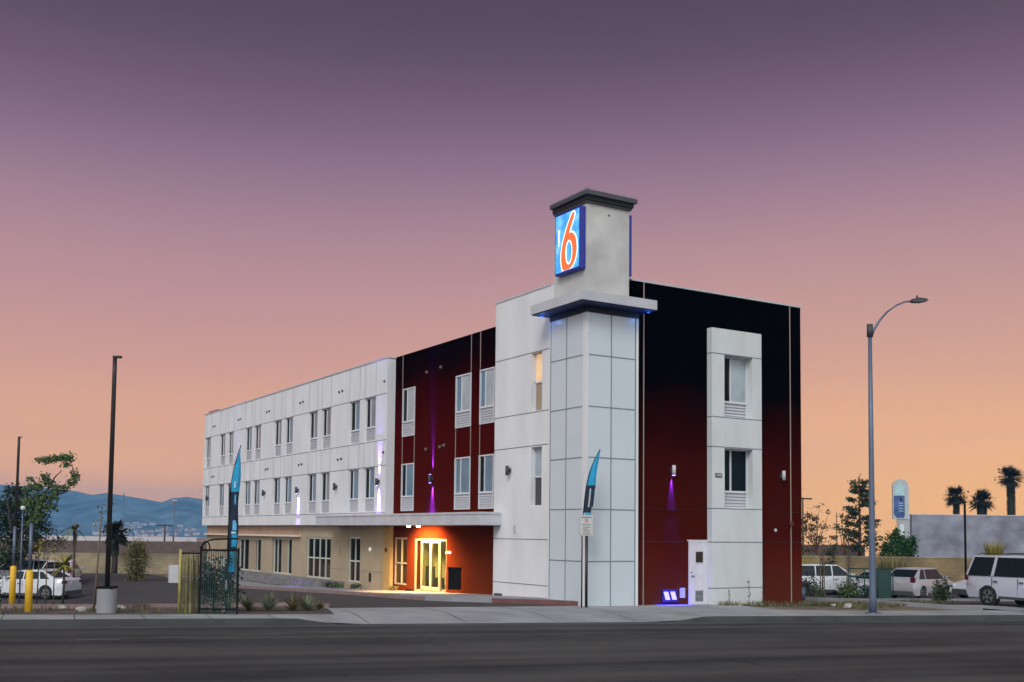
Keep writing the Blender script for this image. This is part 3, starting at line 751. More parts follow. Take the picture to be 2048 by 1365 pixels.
w = MB(); w.box(.44, .5, 9.95, 10.25, 1.46, 1.54); w.build('door_push_plate', 'lamp_on', B)
w = MB(); w.tube([(.40, 17.63, 1.49), (.45, 17.63, 1.49)], .09, 14); w.build('wall_globe', mat('white_globe', (.85, .85, .8), .4, var=0, emit=(1, .95, .85), es=.4), B)
w = MB(); w.tube([(.32, 15.72, 1.5), (.36, 15.72, 1.5)], .1, 12); w.build('fire_bell', 'tail', B)
w = MB(); w.box(.42, .45, 21.15, 21.32, 1.05, 1.55); w.build('wall_plaque', 'curtain', B)
w = MB(); w.box(.38, .45, 17.5, 17.62, .02, .42); w.build('wall_hydrant_box', 'gbrown', B)

# tower
TW = 2.06
w = MB(); w.box(0, TW, 0, TW + .03, -.6, 9.64); w.build('tower_spandrel_panels', 'spandrel', B)
j = MB()
for z in (1.42, 3.085, 4.74, 6.38, 8.05, -.04):
    j.box(-.008, 0, .19, 2.08, z - .018, z + .018); j.box(.07, 1.98, -.008, 0, z - .018, z + .018)
for y in (1.13, 2.07): j.box(-.012, 0, y - .016, y + .016, -.5, 9.63)
for x in (.98, 1.965): j.box(x - .016, x + .016, -.012, 0, -.5, 9.63)
j.build('tower_mullions', 'mullion', B)
j = MB(); j.box(-.018, 0, -.018, .19, -.6, 9.63); j.box(.0, .07, -.018, 0, -.6, 9.63); j.box(1.99, TW + .03, -.016, .29, -.6, 9.64); j.box(-.004, .19, 2.09, 2.16, -.6, 9.64)
j.build('tower_corner_trim', 'white', B)
w = MB(); w.box(-.62, 2.38, -.62, 2.42, 9.65, 9.96); w.build('tower_slab', 'slabm', B)
w = MB(); w.box(-.58, 2.34, -.58, 2.38, 9.62, 9.649); w.build('slab_soffit', mat('blue_glow_soffit', (.004, .012, .10), .6, var=0), B)  # blue glow under the slab is put into the soffit colour
w = MB(); w.box(-.03, 2.10, -.03, 2.12, 9.42, 9.62); w.build('slab_shadow_band', mat('slab_shadow_dark', (.002, .003, .012), .6, var=0), B)  # dark strip standing in for the slab's shadow on the panels
w = MB(); w.box(.05, 1.77, .10, 1.98, 9.961, 13.12); w.build('tower_shaft', 'shaft', B)
w = MB(); w.box(-.13, 1.93, -.14, 2.03, 13.24, 13.38); w.build('tower_cap', 'capm', B)
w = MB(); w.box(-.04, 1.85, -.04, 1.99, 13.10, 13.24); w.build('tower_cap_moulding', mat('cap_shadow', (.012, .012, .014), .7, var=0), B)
w = MB(); w.box(-.01, 1.82, .02, 1.985, 13.03, 13.10); w.build('tower_cap_bead', 'dkgrey', B)
w = MB()
rr = random.Random(5)
for k in range(26):
    t = k / 25
    for p in ((-.1, -.1 + 2.08 * t), (-.1 + 1.98 * t, -.1)):
        w.box(p[0] - .008, p[0] + .008, p[1] - .008, p[1] + .008, 13.38, 13.42 + rr.random() * .04)
w.build('bird_spikes', 'steel', B)
w = MB(); w.box(.9, .95, .07, .10, 12.72, 12.76); w.build('shaft_fitting', 'dkgrey', B)
# blue accent lamps below the slab
for x, y in ((-.34, 2.12), (2.2, -.40)):
    l_ = MB(); l_.tube([(x, y, 9.575), (x, y, 9.60)], .05, 10); l_.build('soffit_lamp', mat('blue_lamp', (.1, .2, 1), .5, var=0, emit=(.08, .2, 1), es=.5), B)
    ld = bpy.data.lights.new('soffit_lamp_glow', 'POINT'); lo = bpy.data.objects.new('soffit_lamp_glow', ld); col.objects.link(lo); lo.parent = B
    lo.location = (x, y, 9.45); ld.energy = 3; ld.color = (.05, .3, 1); ld.shadow_soft_size = .05

# ------------------------------------------------------------------ wall lamps (purple up / down)
def wall_lamp(axis, pl, a, z, up, down, where):
    rz = 0 if axis == 'x' else R(90)
    loc = (pl, a, z) if axis == 'x' else (a, pl, z)
    o = empty('wall_lamp', loc, rz, where, 'wall lamp', 'tube lamps on the motel walls')
    b = MB(); b.tube([(-.14, 0, -.17), (-.14, 0, .17)], .065, 14); b.build('lamp_body', 'dkgrey' if axis == 'x' else 'grille', o)
    b = MB(); b.box(-.07, 0, -.05, .05, -.08, .08); b.build('wall_bracket', 'dkgrey', o)
    for k, on in ((1, up), (-1, down)):
        if on:
            b = MB(); b.tube([(-.13, 0, k * .172), (-.13, 0, k * .176)], .055, 12); b.build('lit_lens', 'purple_on', o)
            ld = bpy.data.lights.new('wall_lamp_beam', 'SPOT'); lo = bpy.data.objects.new('wall_lamp_beam', ld); col.objects.link(lo); lo.parent = o
            lo.location = ((-.035 if axis == 'y' else -.05), 0, k * .185); ld.energy = on; ld.color = (.02, .015, 1) if pl == .5 or axis == 'y' else (.30, .17, 1); ld.spot_size = R(24 if axis == 'y' else (14 if pl == .5 and k > 0 else 27)); ld.spot_blend = .7; ld.shadow_soft_size = .015
            lo.rotation_euler = Vector((-.05, 0, -k)).to_track_quat('Z', 'Y').to_euler()
    return o
wall_lamp('x', .1, 43.05, 4.38, 0, 0, 'unlit tube lamp between the two farthest windows of the white wing')
wall_lamp('x', .1, 37.0, 4.35, 2400, 3000, 'purple wall lamp partly behind the tall feather flag')
wall_lamp('x', .1, 31.6, 4.43, 0, 0, 'unlit tube lamp between third and fourth window pairs, nearer the flag')
wall_lamp('x', .1, 26.2, 4.43, 0, 4000, 'tube lamp throwing a purple beam downward only, mid white wing')
wall_lamp('x', .1, 20.95, 4.45, 0, 0, 'unlit tube lamp beside the window pair nearest the maroon wall')
wall_lamp('x', .1, 16.02, 4.52, 2400, 3600, 'purple wall lamp shining both ways at the white wing corner')
wall_lamp('x', .5, 11.6, 4.5, 80000, 60000, 'purple wall lamp shining both ways on the maroon side wall')
wall_lamp('x', .2, 4.95, 4.53, 0, 0, 'unlit tube lamp on the white stair wall beside the tower')
wall_lamp('y', .3, 3.75, 4.47, 0, 20000, 'lamp with short purple glow below on the maroon street wall')
wall_lamp('y', .3, 8.89, 4.48, 0, 0, 'unlit grey tube lamp on the street wall right of the white panel')
# low twin floodlight near the service door
o = empty('floodlight', (3.66, .3, .26), 0, 'low twin lit lavender floodlight beside the white service door', 'floodlight')
b = MB(); b.box(-.34, .34, -.06, 0, -.22, .20); b.build('housing', mat('indigo_housing', (.02, .01, .12), .5, var=0), o)
for dx in (-.15, .14):
    b = MB(); b.prism([(dx - .14, .13), (dx + .04, .13), (dx + .13, -.14), (dx - .05, -.14)], lambda x, z: (x, -.085, z), lambda x, z: (x, -.06, z)); b.build('lit_panel', mat('lavender_lit_lens', (.5, .45, .9), .5, var=0, emit=(.45, .38, 1), es=1.1), o)
ld = bpy.data.lights.new('floodlight_glow', 'SPOT'); lo = bpy.data.objects.new('floodlight_glow', ld); col.objects.link(lo); lo.parent = o
lo.location = (.9, -.12, .35); ld.energy = 5; ld.color = (.15, .12, 1); ld.spot_size = R(60); ld.spot_blend = .5
lo.rotation_euler = Vector((-.25, .05, .6)).to_track_quat('Z', 'Y').to_euler()

# ------------------------------------------------------------------ tower signs with the 6
def outline6(k):
    """closed centre-line style outline of the tall numeral: returns outer polygon grown by k and the counter (hole) shrunk by k"""
    # sign units: x 0..1 (left to right), z 0..1.33
    outer = [(.83, 1.235), (.80, 1.275), (.74, 1.27), (.66, 1.20), (.56, 1.07), (.46, .92), (.37, .76), (.30, .60), (.26, .44), (.25, .28), (.27, .14), (.32, .03), (.38, -.01),
             (.60, -.01), (.72, .04), (.83, .14), (.90, .28), (.925, .43), (.91, .58), (.86, .70), (.78, .79), (.68, .83), (.59, .825), (.63, .90), (.70, 1.02), (.78, 1.14)]
    n = len(outer); res = []
    cx = sum(p[0] for p in outer) / n
    for i in range(n):
        p0, p1, p2 = outer[i - 1], outer[i], outer[(i + 1) % n]
        dx, dz = p2[0] - p0[0], p2[1] - p0[1]; l = math.hypot(dx, dz)
        res.append((p1[0] + dz / l * k, p1[1] - dx / l * k))
    hole = [(.585 + (.155 - k) * math.cos(t) * (1.0), .39 + (.285 - k) * math.sin(t)) for t in [i * 2 * math.pi / 20 for i in range(20)]]
    return res, hole
def poly_hole(mb, outer, hole, f0, f1):
    """prism of a polygon with one hole, by bridging at the closest points"""
    # triangulate in 2D through bmesh triangle_fill
    for f, flip in ((f0, 0), (f1, 1)):
        tb = mb.bm
        vo = [tb.verts.new(f(*p)) for p in outer]; vh = [tb.verts.new(f(*p)) for p in hole]
        es = [tb.edges.new((vs[i], vs[(i + 1) % len(vs)])) for vs in (vo, vh) for i in range(len(vs))]
        bmesh.ops.triangle_fill(tb, edges=es, use_beauty=True)
    for vs in (outer, hole):
        for i in range(len(vs)):
            a, b_ = vs[i], vs[(i + 1) % len(vs)]
            mb.quad(f0(*a), f0(*b_), f1(*b_), f1(*a))
def tower_sign(name, x_face, dirx, label):
    o = empty(name, (x_face, 0, 0), 0, label, 'sign')
    y0, y1, z0, z1 = .16, 1.62, 10.86, 12.92
    xa, xb = 0, -dirx * .22
    b = MB(); b.box(min(xa, xb), max(xa, xb), y0, y1, z0, z1); b.build('sign_case', 'signblue', o, bevel=.02)
    face = mat('lit_sign_face', (.05, .30, .60), .4, var=0)
    N, L = face.node_tree.nodes, face.node_tree.links; bs = N['Principled BSDF']
    tc = N.new('ShaderNodeTexCoord'); no = N.new('ShaderNodeTexNoise'); no.inputs['Scale'].default_value = 2.6; no.inputs['Detail'].default_value = 4
    L.new(tc.outputs['Object'], no.inputs[0])
    rp = ramp(N, [(.35, (.02, .22, .72, 1)), (.5, (.06, .42, .80, 1)), (.68, (.34, .68, .90, 1))]); L.new(no.outputs[0], rp.inputs[0])
    L.new(rp.outputs[0], bs.inputs['Emission Color']); bs.inputs['Emission Strength'].default_value = .75
    fx = dirx * .012
    W, Hh = (y1 - y0 - .12), (z1 - z0 - .14)
    b = MB(); b.box(min(0, fx), max(0, fx), y0 + .06, y1 - .06, z0 + .07, z1 - .07); b.build('sign_panel', face, o)
    # letter plane: picture-left is +y when the face looks to -x
    def mp(d): return lambda u, v: (fx + dirx * d, (y1 - .06 - u * W) if dirx < 0 else (y0 + .06 + u * W), z0 + .085 + v / 1.33 * Hh)
    wm = mat('lit_white_outline', (.9, .9, .95), .5, var=0, emit=(.88, .90, 1), es=.95)
    om = mat('lit_orange_numeral', (.8, .15, .03), .5, var=0, emit=(.86, .10, .025), es=.85)
    ou, ho = outline6(.038)
    b = MB(); poly_hole(b, [(p[0], max(0, p[1])) for p in ou], ho, mp(.004), mp(.0)); b.build('numeral_outline', wm, o)
    ou, ho = outline6(0)
    b = MB(); poly_hole(b, [(p[0], max(.0, p[1])) for p in ou], [(.585 + .155 * math.cos(t), .39 + .285 * math.sin(t)) for t in [i * 2 * math.pi / 20 for i in range(20)]], mp(.010), mp(.004)); b.build('numeral', om, o)
    # narrow upright white word at the picture left, reduced to strokes
    b = MB(); f0, f1 = mp(.008), mp(.002)
    for (u, v, du, dv) in ((.115, .70, .045, .30), (.13, .60, .02, .12)):
        b.prism([(u, v), (u + du, v), (u + du, v + dv), (u, v + dv)], f0, f1)
    b.build('side_lettering', wm, o)
    return o
tower_sign('tower_sign', -.17, -1, 'backlit blue sign with an orange 6 on the left face of the tower')
s2 = tower_sign('tower_sign', 1.93, 1, 'blue sign seen edge-on at the right side of the tower')

# ------------------------------------------------------------------ street lamp
def place(x, y): return (x, y, zg(x, y))
o = empty('street_lamp', place(7.56, -4.9), R(-31), 'tall grey street lamp with curved arm on the pavement', 'street lamp')
b = MB(); b.tube([(0, 0, 0), (0, 0, .5), (0, 0, 5), (0, 0, 8.95)], [.125, .110, .080, .058], 16); b.build('pole', 'steel', o)
b = MB(); b.tube([(0, 0, 0), (0, 0, .06)], .24, 16); b.build('base_plate', 'steel', o)
b = MB(); b.tube([(0, 0, 8.78), (0, 0, 9.18)], [.10, .095], 12); b.build('pole_cap', 'dkgrey', o)
b = MB(); b.tube([(.02, 0, 8.75), (.12, 0, 9.0), (.32, 0, 9.32), (.56, 0, 9.6), (.85, 0, 9.8), (1.12, 0, 9.92), (1.38, 0, 9.95)], [.05, .042, .036, .034, .03, .028, .028], 10); b.build('arm', 'steel', o)
b = MB(); b.prism([(1.32, 9.92), (1.42, 9.90), (1.62, 9.90), (1.82, 9.94), (1.85, 9.98), (1.78, 10.02), (1.55, 10.05), (1.34, 10.0)], lambda x, z: (x, -.11, z), lambda x, z: (x, .11, z)); lh = b.build('lamp_head', 'dkgrey', o)
b = MB(); b.tube([(1.52, 0, 10.04), (1.52, 0, 10.13)], .03, 8); b.build('photocell', 'dkgrey', lh)

# parking-lot light poles
def lot_pole(x, y, h, r, base, label, headside=1):
    o = empty('lot_light_pole', place(x, y), R(-31), label, 'light pole')
    zb = 0
    if base:
        b = MB(); b.tube([(0, 0, -.1), (0, 0, .60)], .235, 24); b.build('concrete_base', 'concrete', o, smooth=40)
        b = MB(); b.box(-.19, .19, -.19, .19, .60, .66); b.build('base_cover', 'black', o); zb = .62
    b = MB(); b.tube([(0, 0, zb), (0, 0, h * .93), (0, 0, h)], [r, r * .85, r * .8], 10); b.build('pole', 'pole_dark', o)
    b = MB(); b.box(-.04, .16 * headside, -.06, .06, h, h + .05); b.build('lamp_head', 'pole_dark', o)
    return o
lot_pole(-14.45, -.17, 6.30, .062, True, 'dark light pole on a round concrete base near the pavement')
lot_pole(-12.11, 37.6, 8.55, .085, False, 'thin dark light pole rising above the trees at far left')
def far_pole(x, y, z0, z1, r, label, light=True):
    o = empty('distant_pole', (x, y, z0), 0, label, 'pole')
    b = MB(); b.tube([(0, 0, 0), (0, 0, z1 - z0)], [r, r * .7], 8); b.build('shaft', 'steel' if light else 'bark', o)
    return o
o = far_pole(5.8, 96.97, -1.5, 6.3, .08, 'pale thin pole against the hills beside the near lot pole')
b = MB(); b.box(-.2, .2, -.1, .1, 7.7, 7.85); b.build('lamp_head', 'bulb', o)
o = far_pole(10.64, 94.07, -1.5, 5.55, .10, 'pale thin pole against the hills closest to the motel')
b = MB(); b.box(-.22, .22, -.12, .12, 6.95, 7.12); b.build('lamp_head', 'bulb', o)
o = far_pole(9.85, 94.76, -1.5, 2.9, .12, 'short brown utility pole with a crossarm below the hills', False)
b = MB(); b.box(-.9, .9, -.06, .06, 4.15, 4.3); b.build('crossarm', 'bark', o)
o = far_pole(35.0, 24.0, -1, 4.9, .07, 'utility pole just right of the motel corner', False)
b = MB(); b.box(-.45, .85, -.05, .05, 5.78, 5.88); b.build('crossarm', 'bark', o)
o = far_pole(73.5, 55.5, -1, 5.0, .06, 'slim wooden pole between street lamp and pylon sign', False)
b = MB(); b.box(-.5, .5, -.05, .05, 4.6, 4.7); b.build('crossarm', 'bark', o)
# small lamp posts left
o = empty('lamp_post', place(-13.15, 26.4), 0, 'slender post with a white globe in front of the dark tree', 'lamp post')
b = MB(); b.tube([(0, 0, 0), (0, 0, 4.3)], [.04, .03], 8); b.build('post', 'steel', o)
b = MB(); bmesh.ops.create_uvsphere(b.bm, u_segments=14, v_segments=10, radius=.11, matrix=Matrix.Translation((0, 0, 4.38))); b.build('globe', 'vinyl', o, smooth=60)

# ------------------------------------------------------------------ feather flags
def feather(o, h, wd, panels, z0, lean=0, bend=.62):
    """sail flag: the flexible pole forms the left edge and bows over to the tip; local x = picture right"""
    def lx(z): return lean * max(0, (z - z0) / (h - z0)) ** 1.3
    def edge(z):
        t = max(0, (z - h * bend) / (h * (1 - bend))); return lx(z) + wd * 1.02 * t ** 2.4
    b = MB(); zs = [i * h / 30 for i in range(31)]
    b.tube([(edge(z), 0, z) for z in zs], [.024 - .014 * i / 30 for i in range(31)], 8); b.build('flag_pole', 'black', o)
    for zA, zB, m_, i0, i1 in panels:
        b = MB(); n = max(2, int((zB - zA) / .08)); prev = None
        for i in range(n + 1):
            z = zA + (zB - zA) * i / n
            e = edge(z) + .012; right = lx(z) + wd * (1 + .05 * math.sin(z * 4.1)) + .01
            if z < z0 + .2: right = e + (right - e) * max(.2, (z - z0) / .2)
            right = max(right, e + .008)
            w_ = right - e; xa = e + i0 * w_; xb = e + i1 * w_
            off = .006 if (i0, i1) == (0, 1) else .014
            w0, w1 = math.sin(z * 5 + i0 * 3) * .02, math.sin(z * 5 + i1 * 3) * .03
            cur = [b.bm.verts.new(p) for p in ((xa, w0 - off, z), (xb, w1 - off, z), (xb, w1 + off, z), (xa, w0 + off, z))]
            if prev:
                for k in range(4): b.bm.faces.new((prev[k], prev[(k + 1) % 4], cur[(k + 1) % 4], cur[k])).smooth = k in (0, 2)
            prev = cur
        b.build('flag_panel', m_, o)
o = empty('feather_flag', place(-11.72, -.90), R(-31), 'tall blue and navy feather flag at the gate', 'flag')
feather(o, 4.28, .225, [(3.08, 4.25, 'flagblue', 0, 1), (.78, 3.08, 'flagdark', 0, 1), (2.55, 3.0, 'flagmid', .5, .72), (2.1, 2.48, 'flagmid', .4, .85), (1.68, 2.0, 'flagblue', .35, .95), (2.02, 2.07, 'flagpale', .3, .8), (1.05, 1.62, 'flagblue', .15, .95), (1.1, 1.55, 'flagpale', .4, .52), (3.18, 3.34, 'flagpale', .35, .55), (3.3, 3.42, 'flagmid', .6, .75)], .85, .05)
b = MB(); b.tube([(0, 0, 0), (0, 0, .85)], .022, 8); b.build('flag_spike', 'grille', o)
sx, sy = -.35, -.55
o = empty('feather_flag', place(sx - .13, sy + .06), R(-31), 'smaller blue feather flag behind the street sign at the tower', 'flag')
feather(o, 4.93, .28, [(3.80, 4.93, 'flagblue', 0, 1), (3.70, 3.80, 'flagdark', 0, 1), (3.12, 3.70, 'flagdark', 0, .38), (3.12, 3.70, 'flagdark', .55, .95), (2.95, 3.12, 'flagdark', .0, .8), (2.45, 2.95, 'flagmid', .1, .85), (3.88, 4.02, 'flagpale', .3, .5)], 2.4, .26, .70)

# street sign on a post
o = empty('street_sign', place(sx, sy), R(-40), 'small white rectangular street sign on a grey post by the tower', 'sign')
b = MB(); b.tube([(0, 0, 0), (0, 0, 2.28)], .045, 8); b.build('post', 'pole_dark', o)
b = MB(); b.prism([(-.19, 2.23), (-.23, 2.27), (-.23, 2.83), (-.19, 2.87), (.19, 2.87), (.23, 2.83), (.23, 2.27), (.19, 2.23)], lambda x, z: (x, -.075, z), lambda x, z: (x, -.06, z)); bp = b.build('sign_plate', 'grey_sign', o)
b = MB()
for (x0, x1, z) in ((-.16, .16, 2.80),): b.box(x0, x1, -.079, -.075, z - .02, z + .02)
for (x0, x1, z) in ((-.13, .14, 2.58), (-.10, .13, 2.50), (-.12, .05, 2.44), (-.09, .13, 2.38), (-.12, .12, 2.31)):
    for k in range(6):
        xx = x0 + (x1 - x0) * k / 6; b.box(xx, xx + (x1 - x0) / 9, -.079, -.075, z - .022, z + .018)
b.build('sign_lettering', 'sign_txt', bp)
b = MB(); b.box(-.05, .05, -.079, -.075, 2.64, 2.76); b.build('sign_symbol', 'sign_red', bp)
b = MB()
for a_ in ((-.215, -.2, 2.28, 2.82), (.2, .215, 2.28, 2.82)): b.box(a_[0], a_[1], -.078, -.075, a_[2], a_[3])
b.box(-.2, .2, -.078, -.075, 2.25, 2.265)
b.build('sign_border', 'sign_txt', bp)

# waste bin at the entrance
o = empty('waste_bin', (-.25, 8.2, .12), R(-31), 'black square waste bin beside the lit entrance', 'bin')
b = MB(); b.box(-.24, .24, -.24, .24, .02, .78); b.build('bin_body', 'black', o, bevel=.02)
b = MB(); b.box(-.27, .27, -.27, .27, .78, .86); b.build('bin_lid', 'black', o, bevel=.02)

# ------------------------------------------------------------------ bollards with posts
for i, (x, y, lab) in enumerate(((-16.12, .55, 'yellow bollard with pale post, nearer the pavement'), (-15.83, 6.15, 'yellow bollard with pale post, at the left edge'))):
    o = empty('bollard', place(x, y) if i == 0 else (x, y, .19), 0, lab, 'bollard', 'yellow bollards with posts')
    b = MB(); b.tube([(0, 0, -.3), (0, 0, .98), (0, 0, 1.02)], [.085, .085, .05], 18); b.build('yellow_sleeve', 'yellow', o)
    b = MB(); b.tube([(0, 0, 1.0), (0, 0, 2.15)], .042, 10); b.build('steel_post', 'steel', o)

# ------------------------------------------------------------------ gate / pedestrian railing
gx0, gy0 = -12.78, -.60
o = empty('gate', place(gx0, gy0), R(-31.4), 'dark green barred gate with an arched top by the pavement', 'gate')
b = MB()
for k in range(16):
    x = .50 + k * .058; b.box(x, x + .016, -.008, .008, 0, 1.56)
b.build('bars', 'greenmetal', o)
b = MB(); b.box(.47, 1.43, -.02, .02, 1.56, 1.61); b.box(.47, 1.43, -.018, .018, .10, .14); b.box(.46, .50, -.025, .025, 0, 1.68); b.box(1.40, 1.44, -.025, .025, 0, 1.64); b.box(0, .46, -.018, .018, 1.48, 1.52); b.build('gate_frame', 'black', o)
b = MB(); b.tube([(.48 + .40 * (1 - math.cos(t)), 0, 1.60 + .26 * math.sin(t)) for t in [math.pi * i / 14 for i in range(8)]] + [(.95, 0, 1.86), (1.4, 0, 1.88)], .02, 8)
b.tube([(.50 + .10 * (1 - math.cos(t)), 0, 1.60 + .20 * math.sin(t)) for t in [math.pi * i / 10 for i in range(11)]], .018, 8); b.build('arched_top', 'black', o)
o = empty('reed_screen', place(gx0, gy0), R(-31.4), 'yellow reed screen panel left of the green gate', 'screen')
b = MB()
rr = random.Random(9)
for k in range(17):
    x = .01 + k * .028; b.tube([(x, rr.uniform(-.015, .015), 0), (x + rr.uniform(-.012, .012), 0, 1.30 + rr.uniform(0, .28))], rr.uniform(.006, .015), 6)
b.build('reeds', 'reed', o)
b = MB(); b.tube([(-.03, 0, 0), (-.03, 0, 1.60)], .035, 10); b.tube([(.47, .05, 0), (.47, .05, 1.55)], .03, 10); b.build('posts', 'yellowpost', o)

# ------------------------------------------------------------------ vegetation
def leaf_plant(name, loc, label, cat, group, clumps, leafm, trunk=None, barkm='bark', kindname='foliage'):
    o = empty(name, loc, 0, label, cat, group)
    if trunk:
        b = MB()
        for pts, rad in trunk: b.tube(pts, rad, 7)
        b.build('trunk', barkm, o)
    b = MB()
    for c, r, n, s_ in clumps: b.leaves(c, r, n, s_)
    b.build(kindname, leafm, o, recalc=False)
    return o
S = Vector((.8531, -.5216, 0)); T = Vector((.52, .85, 0))        # across / away directions used to shape crowns
def at(u, v, z): p = S * u + T * v; return (p.x, p.y, z)

# shrub behind the gate
q = xy(-12.0, -2.2)
leaf_plant('gate_shrub', place(-12.0, -.6), 'dark green shrub growing behind the barred gate', 'shrub', None,
           [(at(-.1, .25, .75), (.42, .2, .65), 900, .07), (at(.35, .3, .8), (.3, .2, .6), 500, .07)], 'leafd', [([at(0, .25, 0), at(0, .25, .8)], .03)])
for i, (u, lab) in enumerate(((-.15, 'white slim post behind the gate shrub'), (.18, 'white slim post between gate and flag'))):
    p = Vector(place(-12.0, -.6)) + S * u + T * .5
    b = MB(); b.box(-.035, .035, -.035, .035, 0, 1.38); po = b.build('garden_post', 'vinyl'); po.location = p; tag(po, lab, 'post')

# large leafy tree at left. crown centre from picture: spreads 0..170 px wide, up to z ~5.6
def big_tree():
    base = place(-13.45, 24.75)
    o = empty('leafy_tree', base, 0, 'tall leafy tree with an arching top branch in the left car park', 'tree')
    zb = base[2]; o.location = (-11.86, 37.93, -1.91); o.scale = (1.25, 1.25, 1.25)
    lv = lambda u, z: at(u, 0, z - zb)
    b = MB()
    b.tube([at(.2, 0, 0), at(.15, .05, 1.2), at(.0, 0, 2.2), at(.1, 0, 3.2)], [.13, .11, .09, .07], 9)
    b.tube([at(.1, 0, 3.0), at(.7, .1, 4.0), lv(1.15, 4.0), lv(1.5, 4.6), lv(1.8, 4.9)], [.07, .05, .045, .03, .015], 7)
    b.tube([at(.05, 0, 2.6), at(-.5, .2, 3.4), lv(-.6, 3.6), lv(-.8, 4.0)], [.06, .045, .035, .012], 7)
    b.tube([lv(1.0, 3.6), lv(1.9, 3.9), lv(2.4, 4.4), lv(2.3, 5.0)], [.04, .035, .025, .012], 7)
    b.tube([lv(2.3, 4.9), lv(2.2, 5.35), lv(1.7, 5.5), lv(1.1, 5.4)], [.02, .018, .014, .008], 6)
    b.build('trunk', 'bark', o)
    b = MB()
    # arching loop of leaves
    for u, z, r, n in ((.72, 5.38, .17, 60), (.95, 5.36, .2, 110), (1.2, 5.40, .22, 130), (1.5, 5.42, .2, 120), (1.8, 5.5, .22, 140), (2.1, 5.45, .24, 150), (2.0, 5.15, .18, 80), (2.35, 4.75, .22, 90),
                       (2.25, 4.35, .24, 110), (2.45, 4.55, .2, 60), (1.85, 4.1, .3, 170), (1.5, 4.0, .3, 150), (1.2, 4.35, .3, 170), (1.05, 4.6, .24, 110), (.8, 4.1, .3, 150),
                       (.35, 4.5, .18, 60), (.55, 4.2, .26, 90), (.3, 4.05, .24, 70), (1.3, 3.7, .4, 220), (.8, 3.6, .45, 260), (.3, 3.45, .4, 220), (.9, 3.2, .4, 200), (1.4, 3.25, .3, 110), (.75, 2.85, .3, 130), (.5, 2.5, .25, 70)):
        b.leaves(lv(u, z), (r, r * 1.2, r * .8), n, .10)
    b.build('crown', 'leaf', o, recalc=False)
big_tree()
def crown_tree(name, x, y, label, cat, spec, leafm, barkm='bark', th=2., tr=.1, group=None, lean=0, lobes=None, size=.12, z=None, sc=1, newloc=None):
    """spec: list of (u, z_world, r, n)"""
    base = place(x, y) if z is None else (x, y, z)
    o = empty(name, base, 0, label, cat, group); zb = base[2]
    b = MB()
    top = max(s_[1] for s_ in spec) - zb
    b.tube([at(0, 0, -.05), at(lean * .3, 0, th * .5), at(lean, 0, th)], [tr, tr * .8, tr * .6], 8)
    for u, zz, r, n in spec:
        if zz - zb > th * .8:
            b.tube([at(lean, 0, th * .95), at((lean + u) / 2, .1, (th + zz - zb) / 2 + .1), at(u, 0, zz - zb)], [tr * .5, tr * .3, tr * .1], 6)
    b.build('trunk', barkm, o)
    b = MB()
    for u, zz, r, n in spec: b.leaves(at(u, random.uniform(-.2, .2), zz - zb), (r, r, r * .85), n, size)
    b.build('crown', leafm, o, recalc=False)
    if sc != 1:
        o.scale = (sc, sc, sc); o.location = newloc
    return o
crown_tree('dark_tree', -13.35, 25.6, 'dense dark green tree mass behind the white sedan', 'tree',
           [(-.5, 3.9, .35, 160), (-.1, 4.0, .35, 160), (-.7, 3.3, .5, 330), (0, 3.4, .55, 380), (.5, 3.3, .45, 260), (-.7, 2.6, .6, 420), (0, 2.6, .6, 420), (.6, 2.6, .5, 300), (-.4, 1.9, .6, 380), (.3, 1.9, .55, 330), (-.05, 1.3, .5, 260), (.7, 1.9, .3, 120), (.9, 3.0, .4, 200), (1.0, 2.4, .4, 200), (.95, 3.6, .3, 100)], 'leafd', th=1.5, tr=.07, sc=1.25, newloc=(-11.73, 38.99, -1.97))
crown_tree('low_dark_shrub', -14.0, 23.4, 'low dark undergrowth beneath the dark tree at the left edge', 'shrub', [(-.5, 1.1, .45, 300), (0, 1.0, .4, 300), (.35, 1.2, .4, 200), (-.7, .7, .3, 160)], 'leafd', th=.8, tr=.04, sc=1.25, newloc=(-12.54, 36.24, -1.8))
crown_tree('edge_tree', -14.6, 26.0, 'dark bushy tree cut by the left picture edge', 'tree',
           [(0, 3.6, .35, 180), (-.1, 3.0, .5, 280), (.1, 2.3, .55, 320), (0, 1.6, .6, 360), (0, .9, .6, 330)], 'leafd', th=1.3, tr=.1, sc=1.25, newloc=(-13.29, 39.49, -1.96))
# thin conical conifer at far left
o = empty('slender_conifer', place(-14.7, 27.5), 0, 'slender dark conifer with a pointed tip at far left', 'tree'); o.location = (-13.42, 41.37, -2.02); o.scale = (1.25, 1.25, 1.25)
b = MB(); b.tube([(0, 0, 0), (0, 0, 5.6)], [.07, .015], 7); b.build('trunk', 'bark', o)
b = MB()
for k in range(40):
    z = .9 + k * .12; r = .18 * (1 - k / 42) + .03; b.leaves((0, 0, z), (r, r, .1), 26, .09)
b.build('crown', 'leafd', o, recalc=False)

